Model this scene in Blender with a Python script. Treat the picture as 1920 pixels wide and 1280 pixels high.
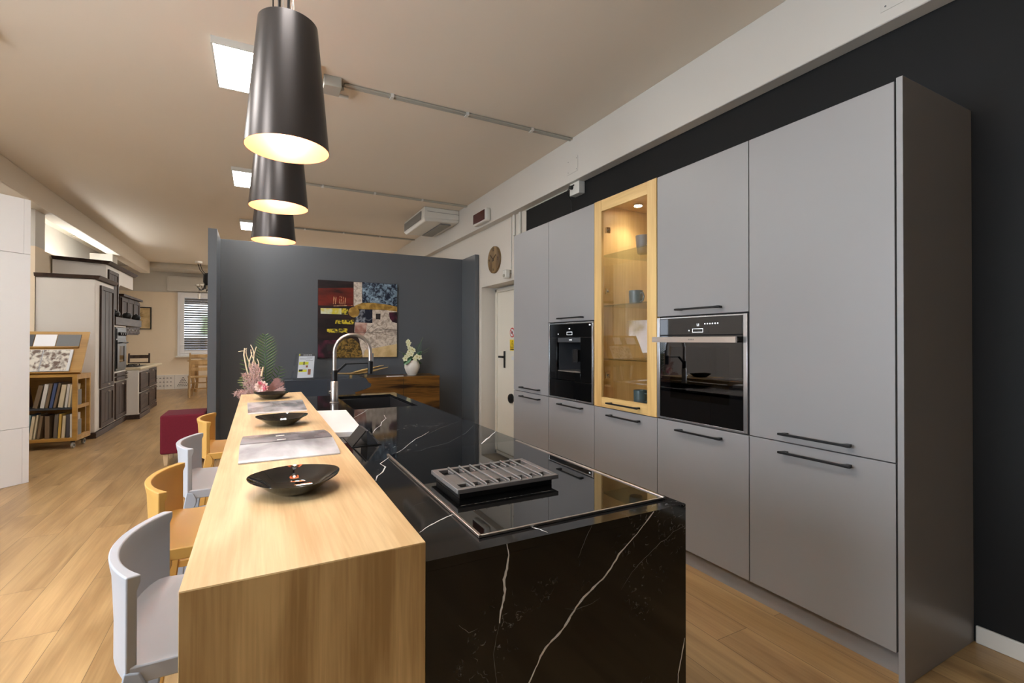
import bpy, bmesh, math, random
from mathutils import Vector, Matrix, noise as mnoise
random.seed(7)
C = bpy.context.scene.collection
for o in list(bpy.data.objects): bpy.data.objects.remove(o)
PI = math.pi

# ---------------------------------------------------------------- camera, world, exposure
cam = bpy.data.cameras.new('camera'); co = bpy.data.objects.new('camera', cam); C.objects.link(co)
YAW, PITCH, ROLL, HC, F = 0.4874, 0.0069, 0.0012, 1.2589, 896.77
fw = Vector((math.sin(YAW)*math.cos(PITCH), math.cos(YAW)*math.cos(PITCH), math.sin(PITCH)))
rt = Vector((math.cos(YAW), -math.sin(YAW), 0)); up = rt.cross(fw)
r2 = rt*math.cos(ROLL)+up*math.sin(ROLL); u2 = -rt*math.sin(ROLL)+up*math.cos(ROLL)
M = Matrix((r2, u2, -fw)).transposed().to_4x4(); M.translation = (0, 0, HC)
co.matrix_world = M
cam.sensor_width = 36; cam.lens = F/1920*36; cam.shift_y = (632-640)/1920; cam.clip_start = .05
bpy.context.scene.camera = co
S = bpy.context.scene
S.view_settings.view_transform = 'Standard'; S.view_settings.look = 'None'
S.view_settings.exposure = 0.22; S.view_settings.gamma = 1; S.view_settings.use_curve_mapping = False

LED = 21.0        # emission of the ceiling panels
BULB = 4.0        # watts of a pendant bulb
DAY = 4.0         # daylight outside

def L(r, g, b, a=1):
    f = lambda c: (c/255/12.92) if c/255 <= .04045 else ((c/255+.055)/1.055)**2.4
    return (f(r), f(g), f(b), a)

w = bpy.data.worlds.new('world'); S.world = w; w.use_nodes = True
nt = w.node_tree; nt.nodes.clear()
tc = nt.nodes.new('ShaderNodeTexCoord'); nz = nt.nodes.new('ShaderNodeTexNoise'); nz.inputs['Scale'].default_value = 14; nz.inputs['Detail'].default_value = 8
cr = nt.nodes.new('ShaderNodeValToRGB'); cr.color_ramp.elements[0].position = .42; cr.color_ramp.elements[0].color = L(90, 105, 80)
cr.color_ramp.elements[1].position = .56; cr.color_ramp.elements[1].color = L(225, 235, 250)
bg = nt.nodes.new('ShaderNodeBackground'); bg.inputs['Strength'].default_value = DAY
wo = nt.nodes.new('ShaderNodeOutputWorld')
nt.links.new(tc.outputs['Generated'], nz.inputs['Vector']); nt.links.new(nz.outputs['Fac'], cr.inputs['Fac'])
nt.links.new(cr.outputs['Color'], bg.inputs['Color']); nt.links.new(bg.outputs[0], wo.inputs[0])

def area_light(name, loc, rot, sx, sy, watts, col):
    l = bpy.data.lights.new(name, 'AREA'); l.shape = 'RECTANGLE'; l.size = sx; l.size_y = sy; l.energy = watts; l.color = col
    o = bpy.data.objects.new(name, l); C.objects.link(o); o.location = loc; o.rotation_euler = rot
    return o
# area lamps for daylight; the side-area and far-wall ones are added for brightness
area_light('window_daylight', (-3.2, 1.2, 1.65), (0, -PI/2, 0), 1.5, 3.2, 230, (.74, .86, 1))
area_light('window_daylight', (-3.35, 10.1, 1.65), (0, -PI/2, 0), 1.3, 2.1, 180, (.9, .95, 1))
area_light('window_daylight', (1.3, 15.3, 1.7), (-PI/2, 0, 0), 1.7, 1.5, 60, (1, .95, .88))

# ---------------------------------------------------------------- materials
MAT = {}
def newmat(name):
    m = bpy.data.materials.new(name); m.use_nodes = True
    b = m.node_tree.nodes['Principled BSDF']; return m, m.node_tree, b
def mat(name, col, rough=.5, metal=0, noise=0, nscale=8, bump=0, coat=0, emit=None, es=0, alpha=1, trans=0, spec=.5, bscale=None):
    """plain surface with a faint procedural mottling"""
    m, nt, b = newmat(name); MAT[name] = m
    b.inputs['Base Color'].default_value = col; b.inputs['Roughness'].default_value = rough; b.inputs['Metallic'].default_value = metal
    b.inputs['Specular IOR Level'].default_value = spec
    if coat: b.inputs['Coat Weight'].default_value = coat; b.inputs['Coat Roughness'].default_value = .05
    if trans: b.inputs['Transmission Weight'].default_value = trans
    if emit: b.inputs['Emission Color'].default_value = emit; b.inputs['Emission Strength'].default_value = es
    if noise or bump:
        tc = nt.nodes.new('ShaderNodeTexCoord'); nz = nt.nodes.new('ShaderNodeTexNoise')
        nz.inputs['Scale'].default_value = nscale; nz.inputs['Detail'].default_value = 6
        nt.links.new(tc.outputs['Object'], nz.inputs['Vector'])
        if noise:
            mx = nt.nodes.new('ShaderNodeMix'); mx.data_type = 'RGBA'
            mx.inputs[6].default_value = tuple(c*(1-noise) for c in col[:3])+(1,); mx.inputs[7].default_value = tuple(min(1, c*(1+noise)) for c in col[:3])+(1,)
            nt.links.new(nz.outputs['Fac'], mx.inputs[0]); nt.links.new(mx.outputs[2], b.inputs['Base Color'])
        if bump:
            n2 = nz
            if bscale:
                n2 = nt.nodes.new('ShaderNodeTexNoise'); n2.inputs['Scale'].default_value = bscale; nt.links.new(tc.outputs['Object'], n2.inputs['Vector'])
            bp = nt.nodes.new('ShaderNodeBump'); bp.inputs['Strength'].default_value = bump; bp.inputs['Distance'].default_value = .002
            nt.links.new(n2.outputs['Fac'], bp.inputs['Height']); nt.links.new(bp.outputs[0], b.inputs['Normal'])
    return m
def two(name, c1, c2, scale=5, rough=.5, lo=.4, hi=.6, detail=6, dist=0, stretch=(1, 1, 1), bump=.2, rot=(0,0,0), spec=.5):
    m, nt, b = newmat(name); MAT[name] = m
    tc = nt.nodes.new('ShaderNodeTexCoord'); mp = nt.nodes.new('ShaderNodeMapping'); mp.inputs['Scale'].default_value = stretch; mp.inputs['Rotation'].default_value = rot
    nz = nt.nodes.new('ShaderNodeTexNoise'); nz.inputs['Scale'].default_value = scale; nz.inputs['Detail'].default_value = detail; nz.inputs['Distortion'].default_value = dist
    cr = nt.nodes.new('ShaderNodeValToRGB'); cr.color_ramp.elements[0].position = lo; cr.color_ramp.elements[1].position = hi
    cr.color_ramp.elements[0].color = c1; cr.color_ramp.elements[1].color = c2
    nt.links.new(tc.outputs['Object'], mp.inputs[0]); nt.links.new(mp.outputs[0], nz.inputs['Vector']); nt.links.new(nz.outputs['Fac'], cr.inputs[0]); nt.links.new(cr.outputs[0], b.inputs['Base Color'])
    b.inputs['Roughness'].default_value = rough; b.inputs['Specular IOR Level'].default_value = spec
    if bump:
        bp = nt.nodes.new('ShaderNodeBump'); bp.inputs['Strength'].default_value = bump; bp.inputs['Distance'].default_value = .002
        nt.links.new(nz.outputs['Fac'], bp.inputs['Height']); nt.links.new(bp.outputs[0], b.inputs['Normal'])
    return m
def wood(name, dark, light, axis='Y', rough=.4, gs=1.0, streak=.5, knots=True, bump=.12, planks=None, spec=.5):
    """long grain, fine pores and soft cathedral figure along one axis"""
    m, nt, b = newmat(name); MAT[name] = m; N = nt.nodes.new; K = nt.links.new
    tc = N('ShaderNodeTexCoord')
    ax = 'XYZ'.index(axis)
    def mapped(cross, along):
        mp = N('ShaderNodeMapping'); s = [cross*gs]*3; s[ax] = along*gs; mp.inputs['Scale'].default_value = s; return mp
    src = tc.outputs['Object']
    if planks:      # shift the figure from board to board
        bk = N('ShaderNodeTexBrick'); pm = N('ShaderNodeMapping'); pm.inputs['Rotation'].default_value = (0, 0, PI/2)
        bk.inputs['Scale'].default_value = 1; bk.inputs['Brick Width'].default_value = planks[0]; bk.inputs['Row Height'].default_value = planks[1]
        bk.inputs['Mortar Size'].default_value = .0012; bk.inputs['Mortar Smooth'].default_value = .3; bk.offset = .37
        bk.inputs['Color1'].default_value = (0, 0, 0, 1); bk.inputs['Color2'].default_value = (1, 1, 1, 1); bk.inputs['Mortar'].default_value = (.5, .5, .5, 1)
        K(src, pm.inputs[0]); K(pm.outputs[0], bk.inputs['Vector'])
        sc = N('ShaderNodeVectorMath'); sc.operation = 'SCALE'; sc.inputs['Scale'].default_value = 9.0; K(bk.outputs['Color'], sc.inputs[0])
        ad = N('ShaderNodeVectorMath'); ad.operation = 'ADD'; K(src, ad.inputs[0]); K(sc.outputs[0], ad.inputs[1]); src = ad.outputs[0]
    m1 = mapped(7, .9); n1 = N('ShaderNodeTexNoise'); n1.inputs['Scale'].default_value = 1; n1.inputs['Detail'].default_value = 5; n1.inputs['Distortion'].default_value = .8
    m2 = mapped(95, 3.2); n2 = N('ShaderNodeTexNoise'); n2.inputs['Scale'].default_value = 1; n2.inputs['Detail'].default_value = 3
    m3 = mapped(3.2, .5); n3 = N('ShaderNodeTexNoise'); n3.inputs['Scale'].default_value = 1.2; n3.inputs['Detail'].default_value = 2; n3.inputs['Distortion'].default_value = .4
    for mm, nn in ((m1, n1), (m2, n2), (m3, n3)): K(src, mm.inputs[0]); K(mm.outputs[0], nn.inputs['Vector'])
    # rings from banding the broad noise
    mu = N('ShaderNodeMath'); mu.operation = 'MULTIPLY'; mu.inputs[1].default_value = 26; K(n3.outputs['Fac'], mu.inputs[0])
    sn = N('ShaderNodeMath'); sn.operation = 'SINE'; K(mu.outputs[0], sn.inputs[0])
    a1 = N('ShaderNodeMath'); a1.operation = 'MULTIPLY_ADD'; K(sn.outputs[0], a1.inputs[0]); a1.inputs[1].default_value = .07; K(n1.outputs['Fac'], a1.inputs[2])
    a2 = N('ShaderNodeMath'); a2.operation = 'MULTIPLY_ADD'; K(n2.outputs['Fac'], a2.inputs[0]); a2.inputs[1].default_value = .42; K(a1.outputs[0], a2.inputs[2])
    mr = N('ShaderNodeMapRange'); mr.inputs[1].default_value = .71-streak*.42; mr.inputs[2].default_value = .71+streak*.42; K(a2.outputs[0], mr.inputs[0])
    mx = N('ShaderNodeMix'); mx.data_type = 'RGBA'; mx.inputs[6].default_value = dark; mx.inputs[7].default_value = light; K(mr.outputs[0], mx.inputs[0])
    out = mx.outputs[2]
    if knots:
        mk = mapped(3.1, 1.9); vo = N('ShaderNodeTexVoronoi'); vo.inputs['Scale'].default_value = 1.0; K(src, mk.inputs[0]); K(mk.outputs[0], vo.inputs['Vector'])
        kr = N('ShaderNodeMapRange'); kr.inputs[1].default_value = .045; kr.inputs[2].default_value = .10; kr.inputs[3].default_value = .45; kr.inputs[4].default_value = 1.0; K(vo.outputs['Distance'], kr.inputs[0])
        mk2 = N('ShaderNodeMix'); mk2.data_type = 'RGBA'; mk2.blend_type = 'MULTIPLY'; mk2.inputs[0].default_value = .8
        K(out, mk2.inputs[6]); K(kr.outputs[0], mk2.inputs[7]); out = mk2.outputs[2]
    if planks:
        hv = N('ShaderNodeMapRange'); hv.inputs[3].default_value = .93; hv.inputs[4].default_value = 1.06; K(bk.outputs['Color'], hv.inputs[0])
        m4 = N('ShaderNodeMix'); m4.data_type = 'RGBA'; m4.blend_type = 'MULTIPLY'; m4.inputs[0].default_value = 1; K(out, m4.inputs[6]); K(hv.outputs[0], m4.inputs[7])
        m5 = N('ShaderNodeMix'); m5.data_type = 'RGBA'; K(bk.outputs['Fac'], m5.inputs[0]); K(m4.outputs[2], m5.inputs[6]); m5.inputs[7].default_value = tuple(c*.35 for c in dark[:3])+(1,); out = m5.outputs[2]
    K(out, b.inputs['Base Color']); b.inputs['Roughness'].default_value = rough; b.inputs['Specular IOR Level'].default_value = spec
    bp = N('ShaderNodeBump'); bp.inputs['Strength'].default_value = bump; bp.inputs['Distance'].default_value = .0015; K(n2.outputs['Fac'], bp.inputs['Height']); K(bp.outputs[0], b.inputs['Normal'])
    return m
def stone(name, base, speck, rough=.06):
    """near-black quartz with pale flecks and hair veins"""
    m, nt, b = newmat(name); MAT[name] = m; N = nt.nodes.new; K = nt.links.new
    tc = N('ShaderNodeTexCoord')
    n0 = N('ShaderNodeTexNoise'); n0.inputs['Scale'].default_value = 3.2; n0.inputs['Detail'].default_value = 3; K(tc.outputs['Object'], n0.inputs['Vector'])
    msk = N('ShaderNodeMapRange'); msk.inputs[1].default_value = .53; msk.inputs[2].default_value = .70; K(n0.outputs['Fac'], msk.inputs[0])
    ad = N('ShaderNodeVectorMath'); ad.operation = 'MULTIPLY_ADD'; ad.inputs[1].default_value = (.3, .3, .3)
    nd = N('ShaderNodeTexNoise'); nd.inputs['Scale'].default_value = 16; nd.inputs['Detail'].default_value = 5; K(tc.outputs['Object'], nd.inputs['Vector'])
    K(nd.outputs['Color'], ad.inputs[0]); K(tc.outputs['Object'], ad.inputs[2])
    vo = N('ShaderNodeTexVoronoi'); vo.feature = 'DISTANCE_TO_EDGE'; vo.inputs['Scale'].default_value = 11; K(ad.outputs[0], vo.inputs['Vector'])
    ve = N('ShaderNodeMapRange'); ve.inputs[1].default_value = .0; ve.inputs[2].default_value = .022; ve.inputs[3].default_value = 1; ve.inputs[4].default_value = 0; K(vo.outputs['Distance'], ve.inputs[0])
    n3 = N('ShaderNodeTexNoise'); n3.inputs['Scale'].default_value = 60; n3.inputs['Detail'].default_value = 2; K(tc.outputs['Object'], n3.inputs['Vector'])
    br = N('ShaderNodeMapRange'); br.inputs[1].default_value = .5; br.inputs[2].default_value = .62; K(n3.outputs['Fac'], br.inputs[0])
    p = N('ShaderNodeMath'); p.operation = 'MULTIPLY'; K(ve.outputs[0], p.inputs[0]); K(msk.outputs[0], p.inputs[1])
    q = N('ShaderNodeMath'); q.operation = 'MULTIPLY'; K(p.outputs[0], q.inputs[0]); K(br.outputs[0], q.inputs[1])
    n4 = N('ShaderNodeTexNoise'); n4.inputs['Scale'].default_value = 5; n4.inputs['Detail'].default_value = 8; K(tc.outputs['Object'], n4.inputs['Vector'])
    cb = N('ShaderNodeMix'); cb.data_type = 'RGBA'; cb.inputs[6].default_value = base; cb.inputs[7].default_value = tuple(c*2.1 for c in base[:3])+(1,); K(n4.outputs['Fac'], cb.inputs[0])
    mx = N('ShaderNodeMix'); mx.data_type = 'RGBA'; K(q.outputs[0], mx.inputs[0]); K(cb.outputs[2], mx.inputs[6]); mx.inputs[7].default_value = speck
    K(mx.outputs[2], b.inputs['Base Color']); b.inputs['Roughness'].default_value = rough; b.inputs['Specular IOR Level'].default_value = .32
    return m
def glass(name, tint=(1, 1, 1, 1), refl=.10, rough=0.0):
    """thin pane: mostly see-through, mirrors more at grazing angles"""
    m = bpy.data.materials.new(name); m.use_nodes = True; MAT[name] = m; nt = m.node_tree; nt.nodes.clear(); N = nt.nodes.new; K = nt.links.new
    tr = N('ShaderNodeBsdfTransparent'); tr.inputs[0].default_value = tint; gl = N('ShaderNodeBsdfGlossy'); gl.inputs['Roughness'].default_value = rough
    fr = N('ShaderNodeMath'); fr.operation = 'POWER'; fr.inputs[1].default_value = 4; lw = N('ShaderNodeLayerWeight'); lw.inputs['Blend'].default_value = .5; K(lw.outputs['Facing'], fr.inputs[0]); ad = N('ShaderNodeMath'); ad.operation = 'MULTIPLY_ADD'; ad.inputs[1].default_value = .8; ad.inputs[2].default_value = refl*.5; ad.use_clamp = True
    mx = N('ShaderNodeMixShader'); ou = N('ShaderNodeOutputMaterial'); K(fr.outputs[0], ad.inputs[0]); K(ad.outputs[0], mx.inputs[0]); K(tr.outputs[0], mx.inputs[1]); K(gl.outputs[0], mx.inputs[2]); K(mx.outputs[0], ou.inputs[0])
    return m

wood('oak_top', L(196, 162, 116), L(224, 196, 150), 'Y', .38, streak=.42, gs=1.6)
wood('oak_end', L(166, 132, 84), L(216, 184, 130), 'Z', .45, streak=.40, gs=1.6)
wood('oak_frame', L(184, 146, 88), L(216, 182, 120), 'Z', .4, knots=False, streak=.5)
wood('oak_frame_h', L(184, 146, 88), L(216, 182, 120), 'Y', .4, knots=False, streak=.5)
wood('oak_inside', L(200, 162, 104), L(226, 194, 136), 'Z', .45, streak=.6)
wood('floor_oak', L(146, 113, 72), L(190, 156, 108), 'Y', .30, planks=(1.38, .19), streak=.6, bump=.05)
wood('cart_oak', L(160, 116, 48), L(196, 150, 72), 'X', .45, knots=False)
wood('sideboard_wood', L(38, 21, 10), L(120, 82, 34), 'X', .3, gs=1.3, knots=False, streak=.34)
wood('brown_wood', L(42, 30, 24), L(80, 62, 52), 'Z', .55, spec=.3, gs=1.5, knots=False, streak=.5)
wood('brown_wood_h', L(42, 30, 24), L(80, 62, 52), 'Y', .55, spec=.3, gs=1.5, knots=False, streak=.5)
wood('pine', L(186, 150, 100), L(216, 184, 134), 'Z', .5, knots=False)
wood('clock_wood', L(96, 72, 44), L(150, 122, 80), 'Z', .5, gs=2, knots=False, streak=.4)
wood('leaf_wood', L(130, 104, 62), L(206, 178, 124), 'X', .35, gs=2, knots=False)
stone('black_quartz', L(15, 15, 16), L(170, 170, 170))
mat('vein', L(214, 214, 214), .15); mat('hair_vein', L(120, 120, 120), .15)
mat('cabinet_grey', L(136, 134, 134), .38, noise=.02, nscale=2); mat('carcass_dark', L(34, 32, 31), .6, noise=.05)
mat('black_paint', L(26, 26, 26), .7, spec=.25, noise=.1, nscale=3, bump=.15, bscale=240)
mat('white_paint', L(212, 206, 196), .8, noise=.02, nscale=2, bump=.1, bscale=200)
mat('beam_paint', L(208, 203, 194), .8, noise=.02, nscale=2, bump=.1, bscale=200)
mat('ceiling_paint', L(224, 213, 197), .9, noise=.03, nscale=.6)
mat('beige_paint', L(238, 220, 194), .85, noise=.03, nscale=1.5)
mat('partition_paint', L(92, 96, 101), .30, noise=.03, nscale=1.2); mat('partition_edge', L(66, 70, 76), .5, noise=.02)
mat('skirting_white', L(226, 222, 214), .35, noise=.02); mat('cool_white', L(228, 230, 232), .8, noise=.02); mat('door_white', L(222, 216, 202), .5, noise=.02)
mat('white_laminate', L(240, 240, 242), .3, noise=.01); mat('white_plastic', L(214, 212, 204), .4, noise=.02); mat('grey_plastic', L(168, 164, 152), .45, noise=.03)
mat('black_metal', L(26, 26, 27), .38, noise=.1, metal=.3); mat('iron', L(112, 108, 106), .45, noise=.12, nscale=60, metal=.3, bump=.2, bscale=500)
mat('steel', L(200, 192, 186), .32, metal=1, noise=.03, nscale=40); mat('chrome', L(220, 220, 222), .1, metal=1, noise=.02)
mat('trim_aluminium', L(206, 208, 212), .2, metal=.9, noise=.02)
mat('black_glass', L(6, 6, 7), .025, noise=.05, spec=.8); mat('hob_glass', L(8, 8, 8), .015, noise=.05, spec=.9)
mat('black_ceramic', L(14, 11, 10), .05, noise=.1, coat=.6); mat('sink_black', L(34, 34, 36), .35, noise=.15, nscale=200)
mat('shade_black', L(80, 77, 77), .3, noise=.06, nscale=5, metal=.95); mat('shade_inside', L(232, 150, 108), .4, metal=.3, noise=.03)
mat('bulb', (1, .9, .7, 1), .3, emit=(1, .78, .5, 1), es=60); mat('led', (1, 1, 1, 1), .3, emit=(1, .965, .92, 1), es=LED)
mat('spot_led', (1, 1, 1, 1), .3, emit=(1, .85, .62, 1), es=80)
mat('stool_grey', L(168, 171, 178), .42, noise=.02, nscale=4); mat('stool_blue', L(160, 168, 180), .42, noise=.02, nscale=4)  # frame copy of the same grey, bluish daylight put into its colour
mat('stool_ochre', L(192, 148, 74), .42, noise=.02, nscale=4); mat('stool_ochre_frame', L(198, 150, 76), .42, noise=.02, nscale=4)  # frame copy of the same ochre, lightened as if daylit
mat('red_fabric', L(112, 24, 44), .95, noise=.2, nscale=90, bump=.6, bscale=600); mat('pale_wood', L(212, 184, 146), .5, noise=.06, nscale=20)
mat('paper', L(226, 226, 228), .25, noise=.03, nscale=12); mat('dark_grey', L(58, 60, 64), .4, noise=.04); mat('mid_grey', L(112, 112, 112), .5, noise=.04)
mat('lacquer_grey', L(62, 68, 77), .08, noise=.03, coat=.3); mat('masonry_white', L(230, 224, 216), .7, noise=.03, nscale=3)
mat('stoneware', L(224, 218, 208), .35, noise=.05, nscale=12); mat('worktop_cream', L(214, 200, 170), .3, noise=.1, nscale=12)
glass('clear_glass', refl=.12); glass('acrylic', (.96, .98, 1, 1), refl=.10); glass('oven_glass', (.16, .16, .17, 1), refl=.16); glass('shelf_glass', (.9, .95, .93, 1), refl=.06)
mat('leaf_dark', L(58, 92, 56), .45, noise=.3, nscale=30); mat('leaf_light', L(132, 150, 100), .5, noise=.2, nscale=30); mat('leaf_blue', L(104, 142, 112), .5, noise=.25, nscale=40)
mat('twig', L(226, 208, 176), .6, noise=.1, nscale=30); mat('grass_pink', L(196, 164, 158), .8, noise=.2, nscale=50); mat('fan_pink', L(168, 128, 124), .8, noise=.25, nscale=60)
two('peony', L(214, 92, 116), L(250, 226, 214), 22, .6, .38, .55); mat('petal', L(238, 240, 206), .5, noise=.05, nscale=40); mat('petal_core', L(206, 190, 90), .6, noise=.1)
mat('red_dark', L(74, 20, 18), .2, noise=.2); mat('yellow', L(236, 200, 20), .4, noise=.03); mat('sign_red', L(190, 24, 28), .4, noise=.03); mat('ink', L(24, 22, 22), .5, noise=.05)
mat('orange', L(208, 112, 40), .5, noise=.05); mat('lime', L(222, 220, 40), .4, noise=.05); mat('brick_red', L(150, 84, 56), .5, noise=.1); mat('blue_grey', L(110, 128, 150), .5, noise=.05)
mat('screen_white', L(230, 232, 235), .3, emit=(.9, .95, 1, 1), es=1.2)
mat('mug_grey', L(128, 124, 118), .5, noise=.2, nscale=60); mat('mug_teal', L(62, 82, 86), .4, noise=.1); mat('rubber', L(30, 30, 30), .6, noise=.1)

# ---------------------------------------------------------------- mesh building
class MB:
    def __init__(s): s.v = []; s.f = []; s.mi = []; s.m = 0; s.T = None
    def mat(s, i): s.m = i; return s
    def add(s, vs, fs):
        n = len(s.v)
        for p in vs:
            p = Vector(p)
            if s.T is not None: p = s.T @ p
            s.v.append(p)
        for f in fs: s.f.append(tuple(i+n for i in f)); s.mi.append(s.m)
        return s
    def box(s, x0, x1, y0, y1, z0, z1):
        vs = [(x, y, z) for z in (z0, z1) for y in (y0, y1) for x in (x0, x1)]
        return s.add(vs, [(0, 2, 3, 1), (4, 5, 7, 6), (0, 1, 5, 4), (2, 6, 7, 3), (0, 4, 6, 2), (1, 3, 7, 5)])
    def hexa(s, lo, hi):
        """frustum between two quads given as four points each"""
        return s.add(list(lo)+list(hi), [(0, 3, 2, 1), (4, 5, 6, 7), (0, 1, 5, 4), (1, 2, 6, 5), (2, 3, 7, 6), (3, 0, 4, 7)])
    def beam(s, p0, p1, a, b, a1=None, b1=None, side=(0, 1, 0)):
        """square-section bar from p0 to p1, a wide along side, b deep"""
        p0 = Vector(p0); p1 = Vector(p1); d = (p1-p0).normalized(); sx = Vector(side); sx = (sx-d*sx.dot(d)).normalized(); sy = d.cross(sx)
        a1 = a if a1 is None else a1; b1 = b if b1 is None else b1
        q = lambda p, a, b: [p-sx*a/2-sy*b/2, p+sx*a/2-sy*b/2, p+sx*a/2+sy*b/2, p-sx*a/2+sy*b/2]
        return s.hexa(q(p0, a, b), q(p1, a1, b1))
    def prism(s, pts, d, fn):
        """polygon pts (2-D) extruded 0..d; fn maps (u,v,w) to space"""
        n = len(pts); vs = [fn(u, v, 0) for u, v in pts]+[fn(u, v, d) for u, v in pts]
        fs = [tuple(range(n-1, -1, -1)), tuple(range(n, 2*n))]+[(i, (i+1) % n, n+(i+1) % n, n+i) for i in range(n)]
        return s.add(vs, fs)
    def lathe(s, prof, c=(0, 0, 0), n=32, sx=1, sy=1, axis='Z'):
        vs = []; fs = []
        for r, z in prof:
            for k in range(n):
                a = 2*PI*k/n; p = (r*math.cos(a)*sx, r*math.sin(a)*sy, z)
                if axis == 'X': p = (p[2], p[0], p[1])
                if axis == 'Y': p = (p[0], p[2], p[1])
                vs.append((p[0]+c[0], p[1]+c[1], p[2]+c[2]))
        for i in range(len(prof)-1):
            for k in range(n): fs.append((i*n+k, i*n+(k+1) % n, (i+1)*n+(k+1) % n, (i+1)*n+k))
        if prof[0][0] > 1e-6: fs.append(tuple(range(n-1, -1, -1)))
        if prof[-1][0] > 1e-6: fs.append(tuple((len(prof)-1)*n+k for k in range(n)))
        return s.add(vs, fs)
    def open_lathe(s, prof, c=(0, 0, 0), n=32):
        vs = [(r*math.cos(2*PI*k/n)+c[0], r*math.sin(2*PI*k/n)+c[1], z+c[2]) for r, z in prof for k in range(n)]
        return s.add(vs, [(i*n+k, i*n+(k+1) % n, (i+1)*n+(k+1) % n, (i+1)*n+k) for i in range(len(prof)-1) for k in range(n)])
    def cyl(s, p0, p1, r, r1=None, n=16):
        return s.tube([p0, p1], [r, r if r1 is None else r1], n)
    def tube(s, pts, r, n=10):
        pts = [Vector(p) for p in pts]; rs = r if isinstance(r, (list, tuple)) else [r]*len(pts)
        vs = []; fs = []; prev = None
        for i, p in enumerate(pts):
            d = (pts[min(i+1, len(pts)-1)]-pts[max(i-1, 0)]).normalized()
            if prev is None: a = d.orthogonal().normalized()
            else: a = (prev-d*prev.dot(d)); a = a.normalized() if a.length > 1e-6 else d.orthogonal().normalized()
            prev = a; b = d.cross(a)
            for k in range(n):
                t = 2*PI*k/n; vs.append(p+(a*math.cos(t)+b*math.sin(t))*rs[i])
        for i in range(len(pts)-1):
            for k in range(n): fs.append((i*n+k, i*n+(k+1) % n, (i+1)*n+(k+1) % n, (i+1)*n+k))
        fs.append(tuple(range(n-1, -1, -1))); fs.append(tuple((len(pts)-1)*n+k for k in range(n)))
        return s.add(vs, fs)
    def ball(s, c, r, n=12, sz=1):
        k = max(4, n//2); prof = [(max(1e-7, r*math.sin(PI*i/k)), -r*sz*math.cos(PI*i/k)) for i in range(k+1)]
        return s.lathe(prof, c, n)
    def quad(s, a, b, c, d): return s.add([a, b, c, d], [(0, 1, 2, 3)])
    def build(s, name, mats, parent=None, bevel=0, seg=2, smooth=True, angle=35, local=False, weld=False):
        me = bpy.data.meshes.new(name); off = Vector((0, 0, 0))
        inv = None
        if parent is not None and not local: inv = (WM[parent.name] if parent.name in WM else parent.matrix_basis).inverted()
        me.from_pydata([tuple((inv @ p) if inv else p) for p in s.v], [], s.f)
        if not isinstance(mats, (list, tuple)): mats = [mats]
        for m in mats: me.materials.append(MAT[m])
        me.polygons.foreach_set('material_index', s.mi)
        bm = bmesh.new(); bm.from_mesh(me)
        if weld: bmesh.ops.remove_doubles(bm, verts=bm.verts, dist=1e-5)
        bmesh.ops.recalc_face_normals(bm, faces=bm.faces); bm.to_mesh(me); bm.free()
        if smooth:
            me.polygons.foreach_set('use_smooth', [True]*len(me.polygons)); me.set_sharp_from_angle(angle=math.radians(angle))
        o = bpy.data.objects.new(name, me); C.objects.link(o)
        if parent is not None: o.parent = parent; WM[o.name] = WM.get(parent.name, parent.matrix_basis)
        if bevel:
            b = o.modifiers.new('bevel', 'BEVEL'); b.width = bevel; b.segments = seg; b.limit_method = 'ANGLE'; b.angle_limit = math.radians(40); b.harden_normals = False
        return o
WM = {}
def tag(o, label, cat, group=None):
    o['label'] = label; o['category'] = cat
    if group: o['group'] = group
    return o
def thing(name, label, cat, loc=(0, 0, 0), rz=0, group=None):
    o = bpy.data.objects.new(name, None); C.objects.link(o); o.empty_display_size = .05
    o.location = loc; o.rotation_euler = (0, 0, rz)
    WM[o.name] = Matrix.Translation(loc) @ Matrix.Rotation(rz, 4, 'Z'); return tag(o, label, cat, group)
def struct(mb, name, mats, **k):
    o = mb.build(name, mats, **k); o['kind'] = 'structure'; return o
def wear(o, label): o['label'] = label; return o
def copy_thing(root, loc, rz, label):
    r = root.copy(); C.objects.link(r); r.location = loc; r.rotation_euler = (0, 0, rz); r['label'] = label
    for ch in list(root.children):
        c = ch.copy(); C.objects.link(c); c.parent = r
        for g in ch.children: d = g.copy(); C.objects.link(d); d.parent = c
    return r

# ---------------------------------------------------------------- room shell
XW, ZC, XB, ZB = 2.664, 3.14, 2.565, 2.735     # right wall, ceiling, beam face and underside
struct(MB().box(-6.2, 3.2, -5, 15.3, -.1, 0), 'floor', 'floor_oak', smooth=False)
mb = MB(); mb.mat(0).box(-2.5, 3.2, -5, 15.3, ZC, ZC+.1); mb.mat(1).box(-6.2, -2.5, -5, 15.3, ZC, ZC+.1)
struct(mb, 'ceiling', ['ceiling_paint', 'skirting_white'], smooth=False)
mb = MB()
DY0, DY1, DZ, DX = 4.98, 5.906, 1.975, 2.86      # door niche
mb.mat(1).box(XW, 3.0, -5, 4.683, 0, ZC); mb.mat(0).box(XW, 3.0, 4.683, DY0, 0, ZC); mb.box(XW, 3.0, DY1, 15.2, 0, ZC); mb.box(XW, 3.0, DY0, DY1, DZ, ZC)
mb.box(DX+.05, 3.0, DY0, DY1, 0, DZ)
struct(mb, 'wall_right', ['white_paint', 'black_paint'], smooth=False)
mb = MB()
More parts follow.
